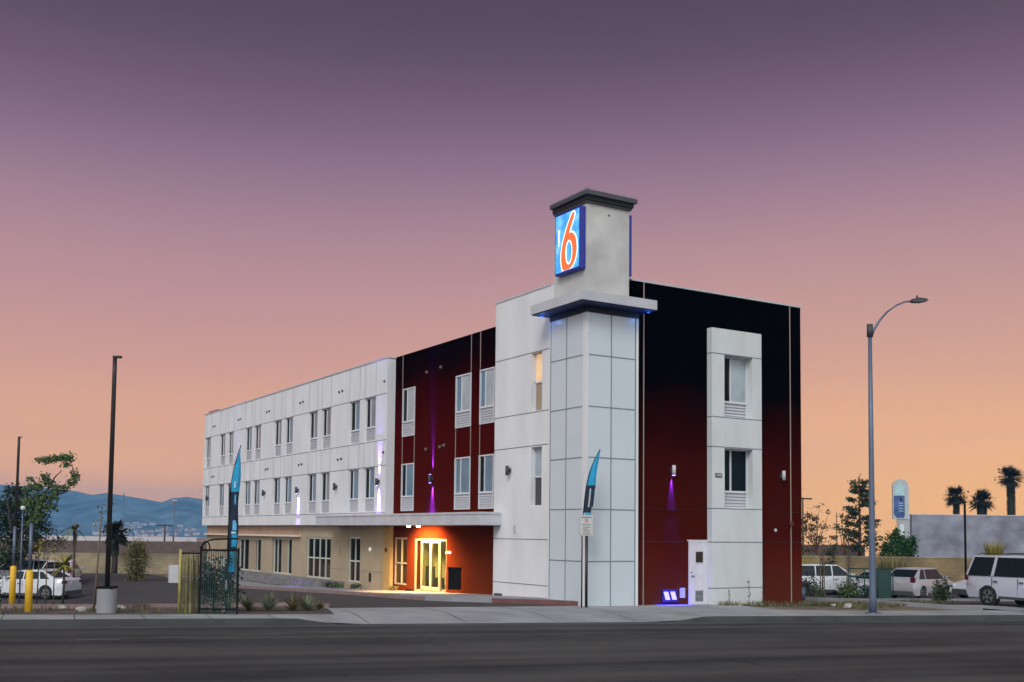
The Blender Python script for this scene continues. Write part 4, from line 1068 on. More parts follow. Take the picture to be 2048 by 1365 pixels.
def palm(name, x, y, z, h, cr_, n, label, m_='leafp', tr=.12, skirt=0, trunkm='bark', droop=.5, w_=.16, group=None, fan=True):
    o = empty(name, (x, y, z), 0, label, 'palm tree', group)
    b = MB(); b.tube([(0, 0, 0), (.03, 0, h * .5), (0, 0, h)], [tr * 1.2, tr, tr], 9); b.build('trunk', trunkm, o)
    b = MB()
    for k in range(n):
        az = random.uniform(0, 2 * math.pi); el = random.uniform(-.75, 1.35)
        d = Vector((math.cos(az) * math.cos(el), math.sin(az) * math.cos(el), math.sin(el)))
        L = cr_ * random.uniform(.75, 1.05)
        if fan:
            st = Vector((0, 0, h)) + d * L * .45
            b.blade((0, 0, h), d, L * .5, .05, .0)
            e1 = d.cross(Vector((0, 0, 1))).normalized(); e2 = e1.cross(d)
            for q_ in range(13):
                a = -1.25 + q_ * .21
                dd = d * math.cos(a) + e1 * math.sin(a) + Vector((0, 0, -.06))
                b.blade(st, dd, L * .62, w_, .12, 3)
        else:
            for q_ in range(2): b.blade((0, 0, h), d + Vector((random.uniform(-.1, .1), 0, 0)), L, w_ * 2.4, droop, 6)
    if fan: b.leaves((0, 0, h + .05), (cr_ * .62, cr_ * .62, cr_ * .5), 200, .26)
    b.build('fronds', m_, o, recalc=False)
    if skirt:
        b = MB()
        for k in range(int(skirt * 200)):
            az = random.uniform(0, 6.28); zz = h - .1 - random.random() * skirt
            d = Vector((math.cos(az), math.sin(az), -2.2))
            b.blade((math.cos(az) * tr, math.sin(az) * tr, zz), d, cr_ * .22, .12, .15, 3)
        b.build('dead_frond_skirt', 'dryleaf' if skirt > 5 else m_, o, recalc=False)
    return o
g_ = 'fan palms on the skyline behind the grey wall'
palm('fan_palm', 93.65, 54.95, -2, 9.1, 1.75, 84, 'small fan palm on the skyline nearest the pylon sign', skirt=1.6, tr=.3, group=g_)
palm('fan_palm', 96.28, 53.34, -2, 8.7, 1.85, 84, 'wide low fan palm in the middle of the three skyline palms', skirt=2.2, tr=.5, group=g_)
palm('fan_palm', 99.16, 51.40, -2, 11.5, 1.95, 90, 'tallest fan palm with a shaggy skirt behind the grey wall', skirt=4.2, tr=.38, group=g_)
o = empty('lot_light_pole', place(40.5, 15.5), 0, 'thin dark pole in front of the tall fan palm', 'light pole')
b = MB(); b.tube([(0, 0, 0), (0, 0, 5.6)], .07, 8); b.build('pole', 'black', o)
palm('small_palm', -4.2, 50.6, -1.3, 3.2, 1.2, 46, 'small dark palm behind the block wall beside the near pole', skirt=1.2, tr=.2)
palm('date_palm', -9.27, 36.0, zg(-9.27, 36.0), 3.3, 1.05, 24, 'olive young palm in front of the hills', m_='leafo', tr=.05, fan=False, w_=.08, droop=.7)
palm('young_palm', -11.39, 25.7, zg(-11.39, 25.7), 1.8, .95, 30, 'bright yellow upright fronded plant by the cars', m_='leafy', tr=.05, fan=False, w_=.06, droop=.1)
palm('young_palm', -12.72, 24.1, zg(-12.72, 24.1), 2.6, .5, 20, 'small yellow green sapling on a thin stem before the dark tree', m_='leafy', tr=.025, fan=False, w_=.05, droop=.3)
# staked saplings left: bare stems with a little foliage
def sapling(x, y, h, label, leafm='leafo', n=30, lean=0):
    o = empty('staked_sapling', place(x, y), 0, label, 'sapling')
    b = MB(); b.tube([(0, 0, 0), at(lean * .5, 0, h * .5), at(lean, 0, h)], [.028, .022, .012], 7); b.build('trunk', 'stake', o)
    b = MB(); b.leaves(at(lean, 0, h * .95), (.25, .25, .35), n, .07); b.build('crown', leafm, o, recalc=False)
sapling(-14.65, .35, 2.55, 'tall thin leaning stake beside the yellow bollard', n=26, lean=.12)
sapling(-13.35, 17.2, 2.4, 'thin dark sapling standing in front of the sedan door', n=24)
sapling(-13.1, 17.0, 2.2, 'thin sapling in front of the sedan rear wheel', n=24)
# columnar hedge bush
crown_tree('topiary_bush', -5.6, 37.35, 'tall rounded olive bush before the block wall', 'bush',
           [(0, z, .62 if z > -.2 else .55, 620) for z in (-.5, -.2, .15, .5, .85, 1.1)] + [(0, 1.35, .42, 260)], 'leafo', th=.8, tr=.06, size=.09)
crown_tree('dark_bush', 9.0, 82, 'dark bush beside the short utility pole', 'bush', [(0, .6, .6, 200), (.5, .5, .5, 160), (-.5, .3, .5, 160)], 'leafd', th=.6, tr=.06, z=-1.3)
crown_tree('brown_shrub', -10.3, 40, 'greyish brown leafless shrub behind the parked cars', 'shrub', [(0, 1.4, .6, 220), (.8, 1.5, .6, 180), (-.7, 1.0, .5, 160), (.3, 2.1, .5, 110)], 'dryleaf', th=1.2, tr=.05)

# right side trees
crown_tree('sparse_tree', 37.6, 25.2, 'sparse thin leaved tree just right of the motel', 'tree',
           [(-.9, 3.3, .30, 70), (-.5, 3.7, .35, 80), (.0, 3.5, .3, 60), (-.7, 2.8, .4, 80), (-.2, 2.9, .35, 70), (-1.2, 2.3, .4, 60), (-.4, 2.2, .4, 70), (.4, 3.0, .4, 60), (-1.5, 1.7, .35, 50), (.3, 2.1, .4, 60), (.9, 4.0, .2, 20), (.2, 4.4, .3, 24), (-.6, 1.3, .35, 60)],
           'dryleaf', barkm='barkred', th=2.2, tr=.08, size=.15)
crown_tree('forked_tree', 39.3, 24.2, 'thin forked bare trunk tree behind the white van', 'tree',
           [(-.4, 2.9, .3, 60), (.3, 3.1, .35, 70), (.0, 2.4, .35, 60), (-.8, 2.2, .3, 40), (.6, 2.5, .3, 50), (-.2, 3.7, .25, 30)], 'leafo', barkm='barkred', th=2.0, tr=.08, size=.15)
o = empty('conifer', place(39.9, 23.4), 0, 'tall dark open conifer left of the street lamp', 'tree')
b = MB(); b.tube([(0, 0, 0), (0, 0, 3), (0, 0, 7.5)], [.16, .12, .02], 8)
zz = 2.2; br_tips = []
rr = random.Random(21)
while zz < 7.2:
    for k in range(4):
        az = rr.uniform(0, 6.28); L = (1.7 * (1 - (zz - 1.8) / 7.2) + .1) * rr.uniform(.7, 1.1)
        tip = (math.cos(az) * L, math.sin(az) * L, zz + L * .25)
        b.tube([(0, 0, zz), tip], [.025, .008], 5, cap=False); br_tips.append((zz, L, az))
    zz += .32
b.build('trunk', 'barkred', o)
b = MB()
for z_, L, az in br_tips:
    for t in (.45, .7, .95):
        if rr.random() < .82: b.leaves((math.cos(az) * L * t, math.sin(az) * L * t, z_ + L * .25 * t), (.24, .24, .16), 34, .13)
b.leaves((0, 0, 7.3), (.12, .12, .3), 40, .09)
b.build('crown', 'leafd', o, recalc=False)
crown_tree('round_shrub', 42.13, 22.2, 'dense green shrub against the end of the grey wall', 'shrub',
           [(0, 2.2, .5, 600), (.5, 1.9, .6, 700), (-.5, 1.5, .6, 700), (.9, 1.4, .55, 700), (0, 1.1, .8, 1100), (-.9, .8, .5, 500), (.9, .6, .6, 700), (0, 2.7, .25, 120), (.2, .4, .7, 600), (1.1, 2.0, .4, 300)], 'leafg', th=1.2, tr=.08, size=.13)
crown_tree('dark_shrub', 36.0, 22.5, 'low dark shrub against the ochre wall near the motel', 'shrub', [(0, 1.0, .4, 260), (.2, 1.5, .4, 160), (-.1, .5, .4, 220)], 'leafd', th=.8, tr=.05, size=.12)
def grassclump(name, x, y, h, r, n, m_, label, z=None, group=None, cat='ornamental grass'):
    b = MB()
    for k in range(n):
        az = random.uniform(0, 6.28); sp = random.uniform(.05, .55)
        d = Vector((math.cos(az) * sp, math.sin(az) * sp, 1))
        b.blade((math.cos(az) * r * random.random() * .5, math.sin(az) * r * random.random() * .5, 0), d, h * random.uniform(.6, 1.1), .035 * max(1, h), .15 + sp * .3, 4)
    o = b.build(name, m_, None, recalc=False); o.location = place(x, y) if z is None else (x, y, z)
    return tag(o, label, cat, group)
grassclump('grass_clump', 31.3, 13.7, 2.9, 1.1, 420, 'leafo', 'tall olive grass clump directly behind the street lamp')
grassclump('grass_clump', 47.9, 18.6, 1.7, 1.1, 240, 'leafy', 'wide yellow grass clump above the white off-road car', z=.85)
grassclump('grass_clump', 27.0, 16.6, 2.9, .5, 200, 'leafy', 'narrow yellow grass clump at the motel corner')

# ------------------------------------------------------------------ walls and buildings beyond
def wall_run(name, p0, p1, zt, zb, th, m_, label, cat='wall', cap=None):
    d = Vector((p1[0] - p0[0], p1[1] - p0[1], 0)); L = d.length
    o = empty(name, (p0[0], p0[1], 0), math.atan2(d.y, d.x), label, cat)
    b = MB(); b.box(0, L, -th / 2, th / 2, zb, zt); b.build('wall', m_, o)
    if cap:
        b = MB(); b.box(-.02, L + .02, -th / 2 - .03, th / 2 + .03, zt, zt + .07); b.build('coping', cap, o)
    return o
wall_run('block_wall', (-9.5, 55.9), (1.5, 49.5), .50, -1.8, .2, 'cmu', 'tan block wall behind the left car park', cap='cmu')
wall_run('block_wall', (-24, 62), (-9.52, 55.9), .42, -1.8, .2, 'cmud', 'brownish block wall behind the parked cars at far left')
wall_run('long_low_building', (-20, 68.5), (8, 55.5), 1.35, -1.8, 3, 'cmud', 'long low brown building beyond the block wall', 'building')
wall_run('pale_warehouse', (-30, 190), (30, 150), 1.05, -3, 10, mat('pale_warehouse_wall', (.5, .47, .48), .9, var=.1), 'long pale warehouse strip at the foot of the hills', 'building')
wall_run('ochre_wall', (31.5, 25.3), (60, 7.5), .92, -1.6, .2, 'cmug', 'ochre block wall behind the right hand cars', cap='cmu')
wall_run('brown_hut', (37.5, 31.5), (44.5, 27.3), 1.65, -1.6, 2, 'cmud', 'low brown building behind the sparse trees', 'building')
o = wall_run('tall_grey_wall', (55.7, 31.6), (84.0, 14.2), 4.15, -2, .5, 'bigwall', 'tall windowless blue grey block wall at right', 'wall', cap='slabm')
# electrical cabinet far left
o = empty('utility_cabinet', (-.4, 42.5, zg(-4.0, 38)), 0, 'pale utility cabinet against the tan wall near the gate', 'cabinet')
o.location = (-4.05, 34.8, zg(-4.05, 34.8))
b = MB(); b.box(-.27, .27, -.25, .25, 0, 1.0); b.build('cabinet_body', 'vinyl', o, bevel=.02)
b = MB(); b.box(-.32, .32, -.3, .3, -.1, .003); b.build('plinth', 'concrete', o)

# pylon sign
o = empty('pylon_sign', (71.4, 45.2, -2), R(-40), 'tall white pylon sign with rounded top and blue panels', 'sign')
def cap_poly(w0, z0, z1, n=12):
    r = w0; zc = z1 - r
    return [(-w0, z0)] + [(w0, z0)] + [(r * math.cos(t), zc + r * math.sin(t)) for t in [math.pi * i / n for i in range(n + 1)]]
b = MB(); b.prism(cap_poly(.78, 6.1, 10.2), lambda x, z: (x, -.18, z), lambda x, z: (x, .32, z)); b.build('sign_body', mat('pylon_case', (.42, .47, .5), .5, var=.1), o)
b = MB(); b.prism([(-.55, 8.55), (.3, 8.55), (.3, 9.3), (.0, 9.65), (-.3, 9.6), (-.55, 9.2)], lambda x, z: (x, -.21, z), lambda x, z: (x, -.18, z)); b.build('upper_panel', mat('pale_aqua_panel', (.38, .62, .62), .4, var=.2), o)
b = MB(); b.prism([(-.70, 6.6), (-.45, 6.25), (.3, 6.25), (.36, 6.6), (.36, 8.5), (-.70, 8.5)], lambda x, z: (x, -.21, z), lambda x, z: (x, -.18, z)); b.build('blue_panel', mat('blue_panel_face', (.05, .10, .26), .4, var=.5, scale=2), o)
b = MB()
for z in (6.9, 7.15, 7.45, 7.7):
    for k in range(4): b.box(-.22 + k * .12, -.15 + k * .12, -.22, -.21, z, z + .09)
b.build('panel_lettering', 'flagpale', o)
b = MB(); b.box(-.12, .10, -.22, -.21, 7.95, 8.3); b.build('panel_mark', 'flagdark', o)
b = MB(); b.box(-.35, .85, -.1, .22, 0, 6.1); b.build('pylon_column', mat('pylon_column', (.36, .40, .40), .6, var=.1), o)
b = MB(); b.box(-.10, .28, -.16, -.1, 0, 5.6); b.build('column_strip', 'vinyl', o)

# houses at the foot of the hills
def house_proto():
    o = empty('hillside_house', (0, 0, 0), 0, 'tiny pale house on the lower slope of the blue hills', 'house', 'houses at the foot of the hills')
    b = MB(); b.box(-6, 6, -4, 4, -2, 3.2); b.build('wall', 'house', o)
    b = MB(); b.prism([(-4.5, 3.2), (4.5, 3.2), (0, 5.2)], lambda y, z: (-6.4, y, z), lambda y, z: (6.4, y, z)); b.build('roof', 'houser', o)
    return o
hp = house_proto(); rr = random.Random(4)
for k in range(90):
    h_ = hp if k == 0 else copy_tree(hp)
    px = rr.uniform(190, 403); t = rr.random()
    # spread over the gentle foot of the slope
    dist = 2100 + 500 * t
    ang = math.atan((px - 1024) / 2152.7)
    d = T.normalized() * math.cos(ang) + S.normalized() * math.sin(ang)
    h_.location = (-20 + d.x * dist, -28 + d.y * dist, -9 + 26 * t * t + rr.uniform(-2, 3))
    h_.rotation_euler = (0, 0, rr.uniform(0, 3)); h_.scale = (1, 1, 1) if k % 3 else (.8, .8, .9)

# ------------------------------------------------------------------ cars
def make_car(name, label, spec, body, loc, heading, cat='car'):
    """local +x forward, origin on the ground at the centre"""
    o = empty(name, loc, heading, label, cat)
    L, W, zb, wr, ax = spec['L'], spec['W'], spec['clear'], spec['wr'], spec['axles']
    top = spec['top']     # front to rear (x,z) of bonnet / belt / boot
    hw = W / 2
    def arch(xc, n=9):
        r = wr + .07; zc = wr
        return [(xc + r * math.cos(t), max(zb, zc + r * math.sin(t))) for t in [math.pi * (1.08 - 1.16 * i / n) for i in range(n + 1)]]
    poly = list(top)
    low = [(-L / 2 + .06, zb + .12), (-L / 2 + .16, zb)] + arch(ax[1]) + arch(ax[0]) + [(L / 2 - .2, zb), (L / 2 - .05, zb + .1)]
    poly = poly + low
    cx = 0; cz = .6
    b = MB(); rings = []
    for yy, k in ((-hw, .045), (-hw + .05, 0), (hw - .05, 0), (hw, .045)):
        ring = []
        for (x, z) in poly:
            nx = x * (1 - k * .9 / (L / 2)) if abs(x) > L * .3 else x
            nz = z - k if z > .75 else z
            taper = max(0, (abs(x) - L * .36) / (L * .14))
            y2 = yy * (1 - .10 * taper ** 2) * (1 - max(0, z - .7) * .10)
            ring.append(b.bm.verts.new((nx, y2, nz)))
        rings.append(ring)
    n = len(poly)
    for a, c in zip(rings[:-1], rings[1:]):
        for i in range(n): b.bm.faces.new((a[i], a[(i + 1) % n], c[(i + 1) % n], c[i]))
    for rg in (rings[0], rings[-1]):
        es = [e for e in b.bm.edges if len(e.link_faces) == 1 and e.verts[0] in rg and e.verts[1] in rg]
        bmesh.ops.triangle_fill(b.bm, edges=es, use_beauty=True)
    bo = b.build('body', body, o, smooth=35)
    # dark inner belly closing the wheel tunnels
    b = MB(); b.box(-L / 2 + .3, L / 2 - .3, -hw + .24, hw - .24, zb + .03, .72); b.build('underbody', 'under', o)
    # greenhouse
    g = spec['green']     # (xf, zb) base front, (x,z) roof front, roof rear, base rear
    rin, bin_ = spec.get('rin', .22), .06
    gb = MB()
    pts = {}
    zbel, zr = g[0][1], g[1][1]
    def yw(z): t = (z - zbel) / (zr - zbel); return hw - bin_ - (rin - bin_) * t
    nseg = 6; ringsg = []
    prof = [g[0], g[1], ((g[1][0] + g[2][0]) / 2, max(g[1][1], g[2][1]) + .03), g[2], g[3]]
    for sgn in (-1, 1):
        ringsg.append([gb.bm.verts.new((x, sgn * yw(min(z, zr)), z)) for x, z in prof])
    for i in range(4): gb.bm.faces.new((ringsg[0][i], ringsg[0][i + 1], ringsg[1][i + 1], ringsg[1][i]))
    gb.bm.faces.new(ringsg[0]); gb.bm.faces.new(ringsg[1][::-1])
    gb.build('cabin', body, o, smooth=60, bevel=.035)
    # side glass
    def sidepoint(x, z, sg, off=.006): return (x, sg * (yw(z) + off), z)
    for sg in (-1, 1):
        for (b0, b1, t0, t1) in spec['side']:
            zz0, zz1 = zbel + .015, zr - .05
            q = [(b0, zz0), (b1, zz0), (t1, zz1), (t0, zz1)]
            m2 = MB(); m2.quad(*[sidepoint(x, z, sg) for x, z in q]); m2.quad(*[sidepoint(x, z, sg, .002) for x, z in q][::-1]); m2.build('side_window', 'carglass', o)
    def slope_glass(p, q, nm, f0=.10, f1=.88, off=.008):
        x0, z0 = p; x1, z1 = q
        dx, dz = x1 - x0, z1 - z0; l = math.hypot(dx, dz); nx, nz = dz / l, -dx / l
        if nx * (1 if nm == 'windscreen' else -1) < 0: nx, nz = -nx, -nz
        a = (x0 + dx * f0 + nx * off, z0 + dz * f0 + nz * off); c = (x0 + dx * f1 + nx * off, z0 + dz * f1 + nz * off)
        m2 = MB(); m2.quad((a[0], -yw(a[1]) + .09, a[1]), (a[0], yw(a[1]) - .09, a[1]), (c[0], yw(min(c[1], zr)) - .07, c[1]), (c[0], -yw(min(c[1], zr)) + .07, c[1])); m2.build(nm, 'carglass', o)
    slope_glass(g[0], g[1], 'windscreen'); slope_glass(g[3], g[2], 'rear_window', .12, .85)
    # wheels
    for xa in ax:
        for sg in (-1, 1):
            m2 = MB(); m2.tube([(xa, sg * (hw - .25), wr), (xa, sg * (hw - .05), wr), (xa, sg * (hw - .02), wr)], [wr, wr, wr * .9], 28); wo = m2.build('wheel', 'rubber', o, smooth=40)
            m2 = MB(); m2.tube([(xa, sg * (hw - .06), wr), (xa, sg * (hw - .005), wr)], [wr * .66, wr * .62], 24); m2.build('rim', 'rim', wo, smooth=40)
            m2 = MB()
            for k in range(5):
                t = k * 1.2566 + .3; m2.tube([(xa + math.cos(t) * wr * .22, sg * (hw + .002), wr + math.sin(t) * wr * .22), (xa + math.cos(t) * wr * .56, sg * (hw + .002), wr + math.sin(t) * wr * .56)], wr * .085, 6)
            m2.build('rim_openings', 'black', wo)
    xf, xr = L / 2, -L / 2
    tz = spec['tailz']; hz = spec['headz']
    for sg in (-1, 1):
        m2 = MB(); m2.box(xr + .02, xr + .16, min(sg * (hw - .06 - spec.get('tw', .28)), sg * (hw - .06)), max(sg * (hw - .06 - spec.get('tw', .28)), sg * (hw - .06)), tz[0], tz[1]); m2.build('tail_light', 'tail', o, bevel=.015)
        m2 = MB(); m2.box(xf - .22, xf - .035, min(sg * (hw - .42), sg * (hw - .075)), max(sg * (hw - .42), sg * (hw - .075)), hz[0], hz[1]); m2.build('headlight', 'headl', o, bevel=.02)
        xm = g[0][0] - .25
        m2 = MB(); m2.box(xm - .05, xm + .06, min(sg * (hw - .02), sg * (hw + .17)), max(sg * (hw - .02), sg * (hw + .17)), zbel + .02, zbel + .16); m2.build('wing_mirror', body, o, bevel=.02)
        # door seams and handles
        for xd in spec['doors']:
            m2 = MB(); m2.box(xd - .006, xd + .006, min(sg * (hw - .03), sg * (hw + .0015)), max(sg * (hw - .03), sg * (hw + .0015)), zb + .12, zbel - .05); m2.build('door_seam', 'plastic', o)
            m2 = MB(); m2.box(xd + .08, xd + .26, min(sg * (hw - .02), sg * (hw + .02)), max(sg * (hw - .02), sg * (hw + .02)), zbel - .2, zbel - .16); m2.build('door_handle', 'plastic', o)
        m2 = MB(); m2.box(ax[1] + wr + .12, ax[0] - wr - .12, min(sg * (hw - .03), sg * (hw + .004)), max(sg * (hw - .03), sg * (hw + .004)), zb, zb + .10); m2.build('sill_trim', 'plastic' if spec.get('trim', 1) else body, o)
    m2 = MB(); m2.box(xr - .01, xr + .2, -hw + .16, hw - .16, zb + .02, zb + .22); m2.build('rear_bumper_trim', 'plastic', o)
    m2 = MB(); m2.box(xf - .2, xf - .01, -hw + .35, hw - .35, zb + .04, zb + .30); m2.build('front_grille', 'plastic', o)
    m2 = MB(); m2.box(xr - .012, xr + .05, -.16, .16, spec.get('platez', .72), spec.get('platez', .72) + .14); m2.build('number_plate', 'plate', o)
    if spec.get('rails'):
        for sg in (-1, 1):
            m2 = MB(); m2.tube([(g[1][0] - .2, sg * (hw - rin - .06), zr + .03), (g[1][0] - .3, sg * (hw - rin - .06), zr + .09), (g[2][0] + .3, sg * (hw - rin - .06), zr + .09), (g[2][0] + .2, sg * (hw - rin - .06), zr + .03)], .018, 6); m2.build('roof_rail', 'dkgrey', o)
    return o
sedan = dict(L=4.65, W=1.80, clear=.20, wr=.325, axles=(1.38, -1.36), top=[(2.28, .52), (2.22, .66), (1.9, .78), (1.15, .93), (.9, .97), (-1.55, 1.00), (-2.15, 1.02), (-2.28, .95), (-2.31, .6)],
             green=[(1.0, .95), (.25, 1.40), (-1.0, 1.41), (-1.85, 1.01)], side=[(-.95, -.15, -.80, -.12), (-.08, .80, -.05, .32), (-1.55, -1.02, -1.05, -.88)], doors=(.95, -.12), tailz=(.78, .93), headz=(.62, .74), platez=.75, rin=.28)
hatch = dict(L=4.3, W=1.78, clear=.22, wr=.33, axles=(1.28, -1.30), top=[(2.1, .55), (2.05, .78), (1.75, .92), (1.2, 1.02), (-1.9, 1.08), (-2.08, 1.06), (-2.14, .8), (-2.14, .55)],
             green=[(1.35, 1.0), (.40, 1.56), (-1.15, 1.56), (-2.02, 1.07)], side=[(-.90, 1.05, -.80, .48), (-1.62, -1.0, -1.2, -.88)], doors=(.95, .04), tailz=(.88, 1.14), headz=(.68, .84), platez=.82, rin=.24, tw=.22)
van = dict(L=4.9, W=1.9, clear=.22, wr=.34, axles=(1.5, -1.45), top=[(2.38, .55), (2.34, .80), (2.0, .98), (1.4, 1.10), (-2.2, 1.12), (-2.40, 1.10), (-2.44, .8), (-2.44, .5)],
           green=[(1.75, 1.07), (.65, 1.70), (-1.95, 1.70), (-2.38, 1.11)], side=[(-.75, .22, -.72, .22), (.30, 1.42, .30, .68), (-2.15, -.82, -1.85, -.80)], doors=(1.2, .3), tailz=(.85, 1.05), headz=(.72, .9), platez=.8, rin=.2)
suvb = dict(L=5.2, W=2.0, clear=.34, wr=.40, axles=(1.62, -1.42), top=[(2.55, .62), (2.52, .98), (2.25, 1.10), (1.35, 1.18), (-2.4, 1.20), (-2.56, 1.18), (-2.60, .9), (-2.60, .6)],
            green=[(1.45, 1.16), (.85, 1.93), (-2.25, 1.93), (-2.54, 1.19)], side=[(-1.14, 1.22, -1.04, .74), (-2.42, -1.30, -2.16, -1.18)], doors=(1.2, .0, -1.2), tailz=(.98, 1.12), tw=.10, headz=(.85, 1.02), platez=1.0, rin=.2, rails=1)
def hd(v): return math.atan2(v[1], v[0])
Sr = (.8531, -.5216); Tf = (.52, .85)
def mixd(a, b_): return (a * Sr[0] + b_ * Tf[0], a * Sr[1] + b_ * Tf[1])
make_car('white_sedan', 'white sedan parked side-on behind the yellow bollards', sedan, 'paint_white', (-12.1, 31.0, zg(-12.1, 31.0)), hd(mixd(-1, .14)))
make_car('pickup_wagon', 'silver wagon with dark windows parked behind the white sedan', van, 'paint_silver', (-11.0, 40.5, zg(-11.0, 40.5)), hd(mixd(-1, .1)))
make_car('white_hatchback', 'small white hatchback seen from behind by the yellow plant', hatch, 'paint_white', (-9.4, 39.0, zg(-9.4, 39.0)), hd(mixd(-.25, 1)))
make_car('dark_car', 'dark green car at the far left edge behind the bollards', sedan, 'paint_dark', (-15.6, 33.5, zg(-15.6, 33.5)), hd(mixd(-1, .1)))
make_car('white_offroad_car', 'large white off-road car driving out at the right edge', suvb, 'paint_lav', (17.75, -3.9, zg(17.75, -3.9) - .02), hd((-.16, -.99)))
make_car('silver_hatchback', 'silver hatchback with angular red tail lights seen from behind', hatch, 'paint_silver', (27.0, 8.5, zg(27.0, 8.5)), hd((.98, .19)))
make_car('white_van', 'white van with long side window next to the motel corner', van, 'paint_white', (27.5, 15.6, zg(27.5, 15.6)), hd(mixd(1, .25)))
make_car('white_car', 'white car half hidden behind the green enclosure', sedan, 'paint_white', (28.3, 12.3, zg(28.3, 12.3)), hd(mixd(-.9, -.5)))
make_car('white_saloon', 'white car nose poking out left of the big off-road car', sedan, 'paint_white', (29.2, 5.6, zg(29.2, 5.6)), hd(mixd(-1, -.35)))

# green enclosure, pipe rack, valve gear at right
def rpos(u, d): # across / away from the corner lamp foot
    return (7.56 + u * Sr[0] + d * Tf[0], -4.9 + u * Sr[1] + d * Tf[1])
x, y = 18.9, 4.3
o = empty('green_enclosure', place(x, y), R(-31), 'dark green metal mesh enclosure behind the street lamp', 'enclosure')
b = MB(); b.box(-.15, .45, -.3, .3, .05, 1.35); b.build('mesh_box', 'greenmetal', o, bevel=.01)
b = MB()
for u in (-1.45, -.75, -.2, .5): b.tube([(u, -.32, 0), (u, -.32, 1.42)], .028, 8)
b.tube([(-1.45, -.32, 1.42), (.5, -.32, 1.42)], .028, 8); b.tube([(-1.45, -.32, .1), (.5, -.32, .1)], .02, 8); b.tube([(-1.45, -.32, 1.08), (-.2, -.32, 1.08)], .04, 8); b.build('pipe_frame', 'greenmetal', o)
b = MB()
for k in range(9): b.box(-1.38 + k * .13, -1.365 + k * .13, -.33, -.318, .1, 1.06)
b.build('mesh_wires', 'greenmetal', o)
leaf_plant('enclosure_shrub', place(18.2, 5.2), 'dark shrub inside the green pipe frame', 'shrub', None, [((0, 0, .5), (.5, .4, .4), 420, .09), (at(.7, 0, .4), (.4, .3, .3), 260, .09)], 'leafd', [([(0, 0, 0), (0, 0, .5)], .03)])
x, y = 13.2, 3.4
o = empty('valve_gear', place(x, y), R(-31), 'grey and dark pipe valves standing in the dry planter', 'pipework')
b = MB(); b.tube([(-.35, 0, 0), (-.35, 0, .55), (-.2, 0, .68), (.2, 0, .68), (.35, 0, .55), (.35, 0, 0)], .07, 10); b.build('pipe_loop', 'dkgrey', o)
b = MB()
for u in (-.15, .15): b.tube([(u, 0, .68), (u, 0, .86)], .03, 8); b.tube([(u, 0, .86), (u, 0, .88)], .1, 12)
b.build('valve_wheels', 'tail', o)
b = MB(); b.tube([(0, 0, 0), (0, 0, .5)], [.2, .1], 10); b.build('strainer', 'steel', o)
leaf_plant('valve_shrub', place(13.7, 3.2), 'spiky grey green shrub around the pipe valves', 'shrub', None, [((0, 0, .3), (.35, .3, .3), 300, .08)], 'leaf', [([(0, 0, 0), (0, 0, .3)], .02)])
# staked young trees right
for x, y, h, lab in ((17.2, 6.0, 3.0, 'young staked tree nearest the motel in the right planter'), (18.0, 5.2, 2.9, 'young staked tree beside the green enclosure')):
    o = empty('staked_tree', place(x, y), 0, lab, 'sapling')
    b = MB(); b.tube([(0, 0, 0), (.02, 0, h * .5), (0, .02, h)], [.03, .025, .012], 7); b.build('trunk', 'bark', o)
    b = MB(); b.tube([(.12, 0, 0), (.12, 0, h * .7)], .025, 6); b.tube([(-.12, 0, 0), (-.12, 0, h * .7)], .025, 6); b.build('stakes', 'stake', o)
    b = MB(); b.leaves((0, 0, h * .85), (.3, .3, .5), 60, .08); b.leaves((0, 0, h * .55), (.2, .2, .4), 24, .07); b.build('crown', 'dryleaf', o, recalc=False)

# ------------------------------------------------------------------ small plants, rocks
def rock(x, y, r, label):
    b = MB(); bmesh.ops.create_icosphere(b.bm, subdivisions=2, radius=r)
    rr_ = random.Random(int(x * 100))
    for v in b.bm.verts: v.co *= rr_.uniform(.8, 1.15); v.co.z *= .6
    o = b.build('rock', 'stonew', None, smooth=50); o.location = (x, y, zg(x, y) + r * .25); tag(o, label, 'rock', 'pale rocks in the planters')
rg = 'pale rock lying in the planter soil'
for (x, y, r) in ((-14.9, .6, .16), (-14.75, 1.1, .12), (-15.2, 1.6, .14), (-14.4, 1.3, .1), (9.6, -2.1, .14), (10.2, -1.6, .16), (9.9, -1.2, .1), (-13.6, 2.4, .13)):
    rock(x, y, r, rg)
def weedpatch(name, pts, n, h, m_, label, kind='stuff'):
    b = MB()
    (x0, y0), (x1, y1), wd = pts
    for k in range(n):
        t = random.random(); q_ = random.uniform(-wd, wd)
        x = x0 + (x1 - x0) * t; y = y0 + (y1 - y0) * t + q_
        hh = h * random.uniform(.3, 1.1)
        for _ in range(4):
            az = random.uniform(0, 6.28)
            b.blade((x, y, zg(x, y) - .02), (math.cos(az) * .5, math.sin(az) * .5, 1), hh, .02, .2, 3)
    return tag(b.build(name, m_, None, recalc=False), label, 'grass', None, kind)
weedpatch('dry_weeds', ((5.4, -.35), (10.2, -.9), .25), 260, .28, 'weed', 'dry weeds along the foot of the street wall')
weedpatch('planter_grass', ((-60, 8), (-12.9, .3), .9), 900, .28, 'leafo', 'low grass in the left planter beside the pavement')
weedpatch('lot_planter_grass', ((9.5, -1.5), (19, 1.2), 1.2), 800, .20, 'weed', 'dry grass tufts in the right planter')
weedpatch('wall_foot_plants', ((.0, 25), (.0, 38), .3), 700, .3, 'leafo', 'low planting along the stone plinth')
